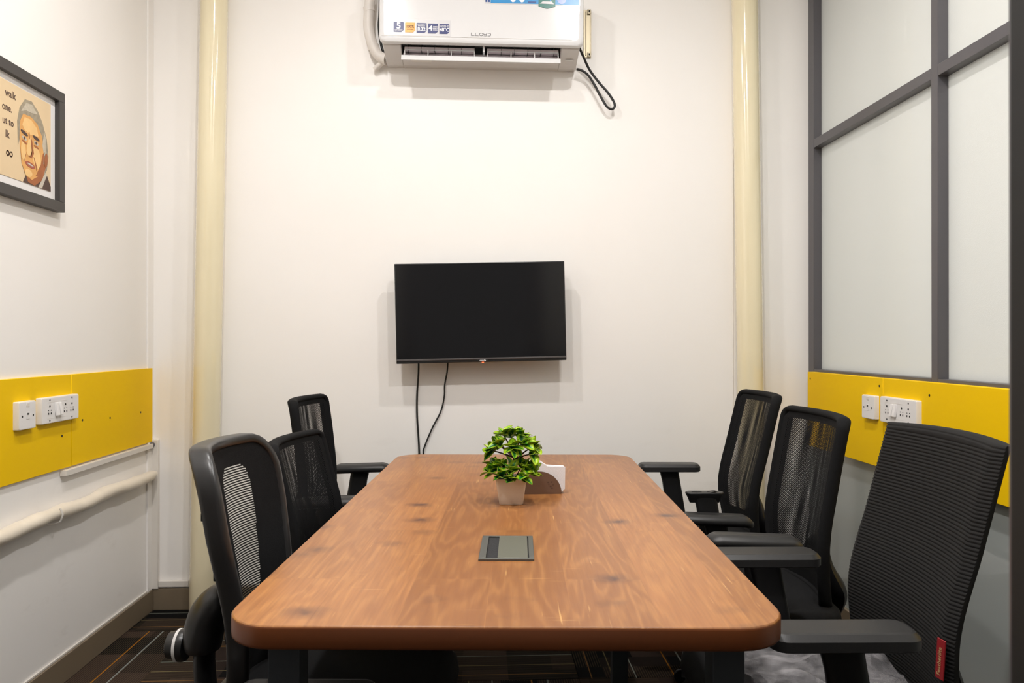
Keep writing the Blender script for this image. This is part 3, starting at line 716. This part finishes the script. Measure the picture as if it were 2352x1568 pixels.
cable('looped_wire', 'black wire drooping in a loop right of the air conditioner', [(.432, YB-.11, 2.448), (.455, YB-.08, 2.418), (.485, YB-.055, 2.372), (.528, YB-.05, 2.318), (.565, YB-.05, 2.277), (.592, YB-.048, 2.238), (.597, YB-.048, 2.214), (.582, YB-.048, 2.203), (.560, YB-.05, 2.216), (.532, YB-.05, 2.262), (.508, YB-.052, 2.306), (.480, YB-.054, 2.347), (.455, YB-.056, 2.366), (.428, YB-.058, 2.374)], .0055, group='air conditioner wires')

# ================================================================== TABLE
TT = .75
TROT = R(-3.1)
tb = tag(empty('meeting_table', (.085, 1.986, ZF), (0, 0, TROT)), 'long rounded meeting table with oak pattern top and dark edge', 'table')
THW, THL = .437, .868
zt = TT-ZF
rloft('table_top', THW, THL, .085, [(zt-.036, .003), (zt-.034, .0008), (zt-.031, 0), (zt-.005, 0), (zt-.0018, .0008), (zt, .003)], [M['wood'], M['edge']], parent=tb, mi_fn=lambda i: 0 if i >= 4 else 1)
LY = (-.75, .553)
for sx in (-1, 1):
    for ly in LY:
        box('leg', (sx*.36-.026, ly-.026, 0), (sx*.36+.026, ly+.026, zt-.036), M['steel'], tb, bev=.002)
for ly in LY: box('cross_rail', (-.334, ly-.018, zt-.076), (.334, ly+.018, zt-.036), M['steel'], tb, bev=.002)
for sx in (-1, 1): box('side_rail', (sx*.36-.012, LY[0]+.026, zt-.066), (sx*.36+.012, LY[1]-.026, zt-.036), M['steel'], tb, bev=.002)

# ---- power box let into the table
pb = tag(empty('power_box', (.058, 1.546, TT), (0, 0, TROT)), 'grey flush power box with sliding lid let into the table top', 'power box')
bw, bh = .0545, .088
for nm, lo, hi in (('rim', (-bw, -bh), (bw, -bh+.008)), ('rim', (-bw, bh-.004), (bw, bh)), ('rim', (-bw, -bh+.008), (-bw+.014, bh-.004)), ('rim', (bw-.010, -bh+.008), (bw, bh-.004))):
    box(nm, (*lo, 0), (*hi, .0045), M['boxg'], pb, bev=.0006, seg=1)
box('well', (-bw+.014, -bh+.008, .0002), (bw-.010, bh-.004, .0008), M['hole'], pb)
box('brush_strip', (-bw+.016, -bh+.009, .0008), (-.016, bh-.014, .0026), M['brush'], pb, bev=.0005, seg=1)
box('sliding_lid', (-.0175, -bh+.008, .0008), (bw-.0125, bh-.0045, .0046), M['boxl'], pb, bev=.0006, seg=1)

# ---- plant
random.seed(11)
pl = tag(empty('potted_plant', (.086, 1.990, TT), (0, 0, R(-3))), 'small artificial plant with green and yellow leaves in a square white pot', 'plant')
def sqr(w): return lambda i: rrect(w-i, w-i, .008, 4)
V0 = [(0, .0292), (.003, .0315), (.030, .0352), (.068, .0408), (.0695, .0405), (.0695, .0385), (.060, .0375)]
def pot_outline(layers):
    pass
PV, PF = [], []; ring = None
for z, w in V0:
    p = rrect(w, w, .007, 4); ring = len(p); PV += [(a, b, z) for a, b in p]
for i in range(len(V0)-1):
    for k in range(ring): q = (k+1) % ring; PF.append((i*ring+k, i*ring+q, (i+1)*ring+q, (i+1)*ring+k))
PF.append(tuple(range(ring))[::-1])
po = raw('pot', PV, PF, M['pot'], pl); recalc(po); auto(po, 40)
box('filler', (-.037, -.037, .055), (.037, .037, .062), M['soil'], pl)
def leaf_mesh(name, L, Wd, fold, curl):
    V, F = [], []; n = 6
    for k in range(n+1):
        t = k/n; w = Wd*math.sin(math.pi*min(1, t**.9))**.65*(1-.12*t) if 0 < k < n else .0004
        z = curl*L*t*t
        V += [(-w, L*t, z+fold*w), (0, L*t, z), (w, L*t, z+fold*w)]
    for k in range(n):
        for c in (0, 1): F.append((k*3+c, k*3+c+1, k*3+c+4, k*3+c+3))
    N = len(V)   # underside gives the leaf its thickness
    V += [(x, y, z-.0007) for x, y, z in V]; F += [tuple(N+i for i in f[::-1]) for f in F]
    rim = [k*3 for k in range(n+1)] + [n*3+1] + [k*3+2 for k in range(n, -1, -1)] + [1]
    F += [(rim[k], N+rim[k], N+rim[(k+1) % len(rim)], rim[(k+1) % len(rim)]) for k in range(len(rim))]
    me = bpy.data.meshes.new(name); me.from_pydata(V, [], F); me.materials.append(M['leaf'])
    for p in me.polygons: p.use_smooth = True
    me.update(); return me
LM = [leaf_mesh('leaf', .033, .0140, .30, -.20), leaf_mesh('leaf', .029, .0130, .45, .08), leaf_mesh('leaf', .021, .0100, .4, -.05), leaf_mesh('leaf', .037, .0150, .22, -.30)]
def put_leaf(p, d, me, roll):
    d = d.normalized(); x = d.cross(Vector((0, 0, 1))); x = x.normalized() if x.length > .01 else Vector((1, 0, 0))
    z = x.cross(d); m = Matrix((x, d, z)).transposed() @ Matrix.Rotation(roll, 3, 'Y')
    o = bpy.data.objects.new('leaf', me); C.objects.link(o); o.parent = pl
    o.matrix_local = Matrix.Translation(p) @ m.to_4x4(); return o
def rosette(p, d, n, spread):
    d = d.normalized(); a = d.orthogonal().normalized(); b = d.cross(a); ph = random.uniform(0, 6)
    for k in range(n):
        t = ph+2*math.pi*k/n+random.uniform(-.3, .3); s = spread*random.uniform(.7, 1.2)
        put_leaf(p + d*random.uniform(-.006, .004), d*random.uniform(.35, .8) + (a*math.cos(t)+b*math.sin(t))*s, random.choice(LM), random.uniform(-.4, .4))
    put_leaf(p+d*.004, d+a*random.uniform(-.4, .4)+b*random.uniform(-.4, .4), LM[2], 0)
trunk_top = Vector((.012, 0, .128))
tube('stem', spline([(0, 0, .06), (.002, 0, .085), (.006, 0, .105), trunk_top], 4), [.0042]*12+[.0036], M['stem'], pl, segs=8)
ends = [Vector(q) for q in ((-.055, -.010, .142), (-.028, -.028, .158), (.0, .012, .176), (.030, -.022, .160), (.055, -.004, .148), (.030, .03, .160), (-.035, .026, .150), (.004, -.034, .150), (.052, -.022, .132), (-.02, .0, .180), (.022, .0, .178))]
for q in ends:
    tube('stem', spline([trunk_top-Vector((0, 0, random.uniform(0, .02))), trunk_top.lerp(q, .5)+Vector((0, 0, -.004)), q], 3), [.0030, .0027, .0025, .0022, .0019, .0017, .0014], M['stem'], pl, segs=6)
    rosette(q, (q-Vector((.005, 0, .135))), 8, .85)
low = [(-.052, -.012, .082), (-.030, -.040, .076), (.0, -.048, .072), (.030, -.042, .075), (.054, -.014, .080), (-.045, .022, .09), (.045, .024, .09), (-.022, -.014, .100), (.026, -.010, .098), (.0, .035, .090), (.038, -.02, .092), (-.038, -.014, .095), (0, -.032, .090)]
for q in low:
    q = Vector(q)
    tube('stem', [(q.x*.2, q.y*.2, .060), (q.x*.6, q.y*.6, .075), q], [.0018, .0015, .0012], M['stem'], pl, segs=6)
    rosette(q, Vector((q.x*1.1, q.y*1.1, .035)), 6, .85)

# ---- napkin holder with napkins
nh = tag(empty('napkin_holder', (.168, 2.118, TT), (0, 0, R(1))), 'brown half-round metal napkin holder behind the plant', 'napkin holder')
half = [(.064*math.cos(t), .002+.062*math.sin(t)) for t in [math.pi*k/24 for k in range(25)]]
for y in (-.019, .019): prism('side_plate', half, .0016, M['brown'], nh, loc=(0, y, 0))
box('base_plate', (-.063, -.0205, 0), (.063, .0188, .0018), M['brown'], nh)
for k, (x, z) in enumerate(((.028, .028), (.036, .034), (.033, .022), (.040, .026), (.026, .033), (.037, .017))):
    prism('dark_speck', ell(x, z, .0018+.0006*(k % 3), .0022), .0003, M['ink'], nh, loc=(0, -.0206, 0))
npk = tag(empty('paper_napkins', (.172, 2.120, TT+.002), (0, 0, R(1))), 'folded white paper napkins standing in the brown holder', 'napkins')
for k in range(5):
    y = -.013+k*.006; top = [(-.052, .078), (-.03, .088), (-.012, .096), (.004, .086), (.02, .076), (.045, .074), (.070, .073)]
    if k % 2: top = [(a, b-.006-.002*math.sin(k*3+a*60)) for a, b in top]
    poly = [(-.052, .001), (.062+.001*k, .003), (.070, .012)] + [(a+random.uniform(-.001, .001), b) for a, b in reversed(top)]
    o = prism('napkin', poly, .0042, M['paper'], npk, loc=(0, y, 0), rot=(R(random.uniform(-1, 1)), 0, 0))

# ================================================================== CHAIRS
# local frame: origin on the floor under the seat, sitter looks to +y, z up
def back_profile(zb, zl, zt_, yb, yl, yt):
    # smooth spine line through bottom, lumbar and top
    P = spline([(0, yb, zb), (0, yl, zl), (0, (yl*.45+yt*.55)+.006, (zl+zt_)/2), (0, yt, zt_)], 12)
    L = [0]
    for a, b in zip(P, P[1:]): L.append(L[-1]+(b-a).length)
    def f(v):
        s = v*L[-1]
        for i in range(len(P)-1):
            if s <= L[i+1] or i == len(P)-2:
                t = (s-L[i])/max(1e-6, L[i+1]-L[i]); return P[i].lerp(P[i+1], t)
    return f
def lower_parts(ch, seat_z=.455, seat_w=.245, seat_d=.235, mech='plasticg', lever=True, ly=.0):
    rloft('seat', seat_w, seat_d, .10, [(seat_z-.060, .03), (seat_z-.052, .008), (seat_z-.035, 0), (seat_z-.015, .004), (seat_z-.004, .016), (seat_z, .04)], M['fabric'], parent=ch,
          warp=lambda v: (v.x, v.y, v.z - .35*max(0, v.y-.12)**1.5 + .10*v.x*v.x))
    rloft('seat_pan', seat_w-.025, seat_d-.025, .09, [(seat_z-.080, .03), (seat_z-.07, .004), (seat_z-.058, 0)], M['plastic'], parent=ch)
    box('tilt_mechanism', (-.075, -.10, seat_z-.125), (.075, .09, seat_z-.075), M[mech], ch, bev=.01)
    if lever:
        lv = tube('lever', spline([(.07, ly+.02, seat_z-.10), (.16, ly+.035, seat_z-.105), (.235, ly+.04, seat_z-.112)], 4), .006, M['chrome'], ch, segs=8)
        rloft('lever_paddle', .036, .022, .016, [(-.004, .003), (-.002, 0), (.002, 0), (.004, .003)], M['chrome'], parent=lv, loc=(.262, ly+.043, seat_z-.118), rot=(R(20), R(-15), R(8)))
    lathe('gas_lift', [(.014, .14), (.014, seat_z-.12), (.014, seat_z-.12)], M['chrome'], ch, segs=16)
    lathe('column_cover', [(.031, .09), (.027, .20), (.024, .205), (.024, .21)], M['plastic'], ch, segs=18)
    lathe('base_hub', [(.02, .062), (.045, .066), (.047, .10), (.036, .115), (.02, .118)], M['plastic'], ch, segs=20)
    sec = [(-1, -.7), (1, -.7), (.8, .6), (.45, 1), (-.45, 1), (-.8, .6)]
    for k in range(5):
        a = R(90+72*k); d = Vector((math.cos(a), math.sin(a), 0))
        tube('base_leg', [d*.03+Vector((0, 0, .088)), d*.17+Vector((0, 0, .079)), d*.262+Vector((0, 0, .068))], [.024, .019, .014], M['plastic'], ch, sect=sec, up=(0, 0, 1))
        ca = lathe('caster', [(.007, .045), (.007, .066)], M['chrome'], ch, segs=10, loc=tuple(d*.262))
        sd = Vector((-d.y, d.x, 0))
        for s in (-1, 1):
            lathe('caster_wheel', [(.004, -.008), (.022, -.008), (.025, -.004), (.025, .004), (.022, .008), (.004, .008)], M['plastic'], ca, segs=18, loc=tuple(sd*s*.012+Vector((0, 0, .025))), rot=(R(90), 0, a+R(90)*s))
        tube('caster_hood', [Vector((0, 0, .025)) + d*.028*math.cos(t)+Vector((0, 0, .030*math.sin(t))) for t in [R(20+14*q) for q in range(11)]], .009, M['plastic'], ca, segs=6)
def arm(ch, s, pad='crowned', ax=.272, zp=.625, lean=-.045, y0=.0, length=.25, wide=.042, top=True, seat_z=.455):
    # post leans: its foot is further back than its head
    sec = [(math.cos(t)*.95 if True else 0, math.sin(t)) for t in [2*math.pi*k/14 for k in range(14)]]
    zc = zp-.03
    flat = [(.036*math.copysign(abs(math.cos(t))**.5, math.cos(t)), .0135*math.copysign(abs(math.sin(t))**.6, math.sin(t))) for t in [2*math.pi*k/20 for k in range(20)]]
    a = empty('armrest', (0, 0, 0), parent=ch)
    me = tube('arm_post', [(s*ax, y0+lean, seat_z-.115), (s*ax, y0+lean*.75, seat_z-.02), (s*ax, y0+lean*.2, zc-.04), (s*ax, y0, zc+.004)], [1.25, 1.06, 1., 1.05], M['plastic'], a, sect=[(q, p) for p, q in flat], up=(0, 1, 0))
    tube('arm_bracket', spline([(s*.09, y0+lean, seat_z-.098), (s*.2, y0+lean, seat_z-.105), (s*ax, y0+lean, seat_z-.098)], 3), 1., M['plastic'], a, sect=[(.010*math.cos(t), .035*math.sin(t)) for t in [2*math.pi*k/14 for k in range(14)]], up=(0, 1, 0))
    lathe('height_button', [(.0005, 0), (.008, 0), (.007, .004), (.0005, .004)], M['plasticg'], a, segs=12, loc=(s*(ax+.013), y0+lean*.3, zc-.09), rot=(0, R(90*s), 0))
    if not top:
        # the soft pad is missing: bare flared plate with screw slots
        rloft('bare_plate', .021, .064, .021, [(zc-.028, .014), (zc-.012, .008), (zc, .001), (zc+.004, 0), (zc+.007, .0015)], M['plastic'], parent=a, loc=(s*ax, y0, 0))
        for k in (-1, 1): rloft('slot', .006, .017, .005, [(zc+.0068, 0), (zc+.0078, 0)], M['hole'], parent=a, loc=(s*ax, y0+k*.026, 0))
        return
    L2 = length/2
    if pad == 'flat':
        rloft('pad', wide, L2, .030, [(zc, .004), (zc+.003, 0), (zc+.020, 0), (zc+.030, .009), (zc+.031, .014)], M['padm'], parent=a, loc=(s*ax, y0, 0), ang=22)
    else:
        rloft('pad', wide, L2, .036, [(zc, .012), (zc+.005, .003), (zc+.014, 0), (zc+.022, .003), (zc+.029, .012), (zc+.032, .022)], M['padm'], parent=a, loc=(s*ax, y0, 0),
              warp=lambda v: (v.x, v.y, v.z - 1.5*v.y*v.y*(1 if v.y < 0 else .45)), ang=50)

def net_chair(label, loc, face, zt_=.98, hw=.205, arms=((-1, {}), (1, {})), lean=.09, **k):
    ch = tag(empty('office_chair', (loc[0], loc[1], ZF), (0, 0, face)), label, 'chair', 'office chairs around the table')
    lower_parts(ch, **k)
    ctr = back_profile(.455, .615, zt_-ZF, -.215, -.200, -.200-lean)
    def wd(v): return hw*(.86+.11*min(1, v/.28))
    def P(u, v, off=0., sc=1.):
        c = ctr(v); return (u*wd(v)*sc, c.y+.042*u*u-off, c.z)
    # stretched net: a front and a rear skin, each a few threads thick
    def inset(u, v, off):
        k = .06*max(0, (abs(u)-.82)/.18)**2      # the net follows the rounded corners of the frame
        return P(u, min(max(.015+.97*v, k), 1-k), off, .97)
    solid = lambda u, v: 1 if (abs(u) > .93 or v > .95 or v < .13) else 0
    for skin in (0., .017):
        for q in range(2):
            grid('net_back' if skin == 0 else 'net_rear', lambda u, v: inset(u, v, skin+q*.0006), 20, 26, [M['net'], M['fabric']], ch, mi_fn=solid)
    # perimeter frame wrapped in fabric
    r = .10; path, ups = [], []
    out = rrect(1, 1, .11, 5)
    fine = []
    for a, b in zip(out, out[1:]+out[:1]):
        nseg = 10 if (Vector(a)-Vector(b)).length > .5 else 1
        for q in range(nseg): fine.append((a[0]+(b[0]-a[0])*q/nseg, a[1]+(b[1]-a[1])*q/nseg))
    for a, b in fine: path.append(P(a, (b+1)/2, .010))
    tube('back_frame', path, 1., M['fabric'], ch, closed=True, sect=[(.0105*math.cos(t), .0175*math.sin(t)) for t in [2*math.pi*q/12 for q in range(12)]], up=(0, 1, 0))
    # rear support: broad lower yoke and the bar running under the seat
    lo = ctr(.0); 
    sec = [(1.0*math.cos(t), .24*math.sin(t)) for t in [2*math.pi*q/16 for q in range(16)]]
    tube('back_support', spline([(0, -.06, .365), (0, -.20, .352), (0, -.262, .385), (0, -.258, .46), (0, -.236, .53), (0, -.238, .60)], 5), [.045]*10+[.06, .075, .09, .105, .12, .13, .135, .13, .12, .11, .10, .09, .08, .06, .04, .02], M['plastic'], ch, sect=sec, up=(0, 1, .2))
    for s, kw in arms: arm(ch, s, **kw)
    return ch

def shell_chair(label, loc, face, zt_=.95):
    # plastic framed task chair with a see-through slot in the middle of the back
    ch = tag(empty('office_chair', (loc[0], loc[1], ZF), (0, 0, face)), label, 'chair', 'office chairs around the table')
    lower_parts(ch)
    ctr = back_profile(.44, .60, zt_-ZF, -.215, -.205, -.258)
    def wd(v): return .172*(.70+.30*min(1, v/.70))
    def P(u, v, off=0., sc=1.):
        c = ctr(v); return (u*wd(v)*sc, c.y+.055*u*u-off, c.z)
    def slot(u, v):
        a, b = (u+.22)/(.36*(.55+.5*v)), (v-.60)/.31
        return 1 if (abs(a)**4+abs(b)**4) < 1 else 0
    def inset(u, v):
        d = max(0, abs(u)-.66)      # stay inside the rounded corners of the frame
        k = (1-(.66+math.sqrt(max(0, .34**2-d*d))))/2
        return P(u, k+(1-2*k)*(.01+.98*v), 0, .97)
    grid('net_back', inset, 96, 130, [M['fabric'], M['netl']], ch, mi_fn=slot)
    out = rrect(1, 1, .34, 7); fine = []
    for a, b in zip(out, out[1:]+out[:1]):
        nseg = 10 if (Vector(a)-Vector(b)).length > .5 else 1
        for q in range(nseg): fine.append((a[0]+(b[0]-a[0])*q/nseg, a[1]+(b[1]-a[1])*q/nseg))
    path = [P(a, (b+1)/2, .016) for a, b in fine]
    sec = [(.0115*math.copysign(abs(math.cos(t))**.6, math.cos(t)), .021*math.copysign(abs(math.sin(t))**.6, math.sin(t))) for t in [2*math.pi*q/20 for q in range(20)]]
    tube('back_frame', path, 1., M['plasticg'], ch, closed=True, sect=sec, up=(0, 1, 0))
    for v in (.30, .55, .78):
        p = P(1.02, v, .034); box('frame_clip', (p[0]-.006, p[1]-.006, p[2]-.008), (p[0]+.005, p[1]+.006, p[2]+.008), M['plastic'], ch, bev=.002)
    # spine, its cup and the adjusting knob
    sec2 = [(1.*math.cos(t), .55*math.sin(t)) for t in [2*math.pi*q/16 for q in range(16)]]
    tube('spine', spline([(0, -.03, .345), (0, -.18, .335), (0, -.268, .36), (0, -.285, .43), (0, -.288, .53), (0, -.270, .61)], 5), .034, M['plastic'], ch, sect=sec2, up=(0, 1, .1))
    cup = tube('spine_cup', spline([(0, -.292, .515), (0, -.290, .55), (0, -.280, .585), (0, -.258, .615), (0, -.236, .632)], 4), [.040, .043, .045, .046, .047, .047, .047, .047, .047, .047, .046, .045, .043, .040, .035, .028, .020], M['plasticg'], ch, sect=[(1.0*math.cos(t), .85*math.sin(t)) for t in [2*math.pi*q/18 for q in range(18)]], up=(0, 1, .3))
    kn = lathe('adjusting_knob', [(.002, 0), (.031, 0), (.033, .006), (.033, .012), (.030, .013), (.030, .017), (.027, .036), (.023, .038), (.002, .038)], M['plasticg'], cup, segs=28, loc=(0, -.326, .522), rot=(R(90), 0, 0))
    lathe('white_ring', [(.024, .0125), (.0335, .0125), (.0335, .0185), (.024, .0185)], M['white'], kn, segs=28)
    # grey side plates linking spine and seat
    for s in (-1, 1):
        tube('side_bar', spline([(s*.20, -.19, .52), (s*.215, -.21, .44), (s*.19, -.215, .36), (s*.10, -.19, .325)], 5), 1., M['plasticg'], ch, sect=[(.010*math.cos(t), .020*math.sin(t)) for t in [2*math.pi*q/12 for q in range(12)]], up=(0, 1, 0))
        arm(ch, s, pad='flat', zp=.555, ax=.262)
    return ch

def ribbed_chair(label, loc, face, zt_=.987):
    ch = tag(empty('office_chair', (loc[0], loc[1], ZF), (0, 0, face)), label, 'chair', 'office chairs around the table')
    lower_parts(ch, seat_w=.25)
    ctr = back_profile(.40, .60, zt_-ZF, -.205, -.190, -.285)
    def wd(v): return .211*(.94+.06*min(1, v/.3))
    NV = 520; ribs = 78
    def P(u, v, off=0.):
        c = ctr(v); e = max(abs(u), abs(2*v-1)*.97); edge = .016*max(0, (e-.92)/.08)**2
        rib = .0019*(1-abs(math.sin(math.pi*ribs*v + .25*math.sin(2.2*u+9*v)))) if off == 0 else 0
        return (u*wd(v), c.y+.030*u*u-off-edge*(1 if off == 0 else -.5)-rib, c.z + (.006*(1-u*u) if v > .98 else 0))
    grid('ribbed_back', lambda u, v: P(u, v), 18, NV, M['ribf'], ch, thick=lambda u, v: P(u, v, .034))
    tube('back_support', spline([(0, -.06, .365), (0, -.20, .352), (0, -.265, .385), (0, -.262, .46), (0, -.25, .56)], 5), [.045]*10+[.06, .075, .09, .1, .11, .11, .1, .09, .07, .05, .03], M['plastic'], ch, sect=[(1.0*math.cos(t), .22*math.sin(t)) for t in [2*math.pi*q/16 for q in range(16)]], up=(0, 1, .2))
    # red maker's tag sewn to the edge nearest the door
    p = P(-.93, .24); q = P(-.93, .37)
    tg = box('sewn_tag', (-.0105, -.0015, -.036), (.0105, .0012, .036), M['redtag'], ch, bev=.0006, seg=1, loc=((p[0]+q[0])/2, (p[1]+q[1])/2+.006, (p[2]+q[2])/2), rot=(R(4), 0, R(8)))
    text('tag_lettering', 'Featherlite', .0125, M['gtext'], tg, loc=(.001, .0016, -.004), rot=(R(90), R(-90), R(180)), sx=.95)
    arm(ch, -1, pad='flat', ax=.262, zp=.662, y0=.055, length=.262, wide=.044)
    arm(ch, 1, pad='flat', ax=.252, zp=.652, y0=.01, length=.262, wide=.044)
    return ch

LFACE, RFACE = R(-90), R(90)
def off(face, x, y, back):   # seat position from the spot of the back's top edge
    return (x - math.sin(face)*back, y + math.cos(face)*back)
a = LFACE-R(3)
shell_chair('black plastic framed task chair with see-through slot, nearest on the left', off(a, -.547, 1.60, .26), a, .960)
a = LFACE-R(6.5)
net_chair('black net-back chair on the left between the task chair and the farthest one', off(a, -.575, 2.26, .265), a, zt_=.888, hw=.20, lean=.062, ly=-.10, arms=((-1, dict(zp=.60, ax=.252, wide=.034)), (1, dict(zp=.59, ax=.252, wide=.034))))
a = LFACE-R(5)
net_chair('black net-back chair at the far left end of the table', off(a, -.670, 2.86, .235), a, zt_=.962, hw=.192, lean=.035, arms=((-1, dict(zp=.665, y0=-.075)), (1, dict(zp=.64, y0=-.05))))
a = RFACE-R(2)
r1 = ribbed_chair('black ribbed fabric chair with a red tag, nearest on the right', off(a, .978, 1.53, .285), a)
a = RFACE-R(3)
net_chair('black net-back chair on the right beside the ribbed chair', off(a, 1.000, 2.13, .255), a, zt_=.968, hw=.215, lean=.055, arms=((-1, dict(zp=.675, y0=.03, ax=.260, wide=.039)), (1, dict(zp=.605, y0=-.01))))
a = RFACE-R(3)
net_chair('black net-back chair at the far right with one armrest pad missing', off(a, 1.070, 2.74, .28), a, zt_=.982, lean=.08, arms=((-1, dict(zp=.68, y0=.02, top=False)), (1, dict(zp=.665, y0=.03, pad='flat'))))

# ---- polythene bag lying on the ribbed chair's seat
random.seed(5)
def bagP(u, v):
    x = u*.15; y = -.16+v*.30
    z = .46+.040+.014*math.sin(3.1*u+5*v)+.010*math.sin(9*u-4*v)+.006*math.sin(17*v+6*u)+.03*v*(1-v)*(1-u*u)
    return (x + .012*math.sin(8*v), y+.012*math.sin(7*u), z)
bg_ = grid('plastic_bag', bagP, 36, 36, M['bag'], None, thick=lambda u, v: (*bagP(u, v)[:2], .4625+.003*math.sin(7*u+3*v)**2))
bg_.location = (r1.location.x, r1.location.y, ZF); bg_.rotation_euler = (0, 0, r1.rotation_euler.z)
tag(bg_, 'crumpled clear plastic bag lying on the ribbed chair seat', 'plastic bag')
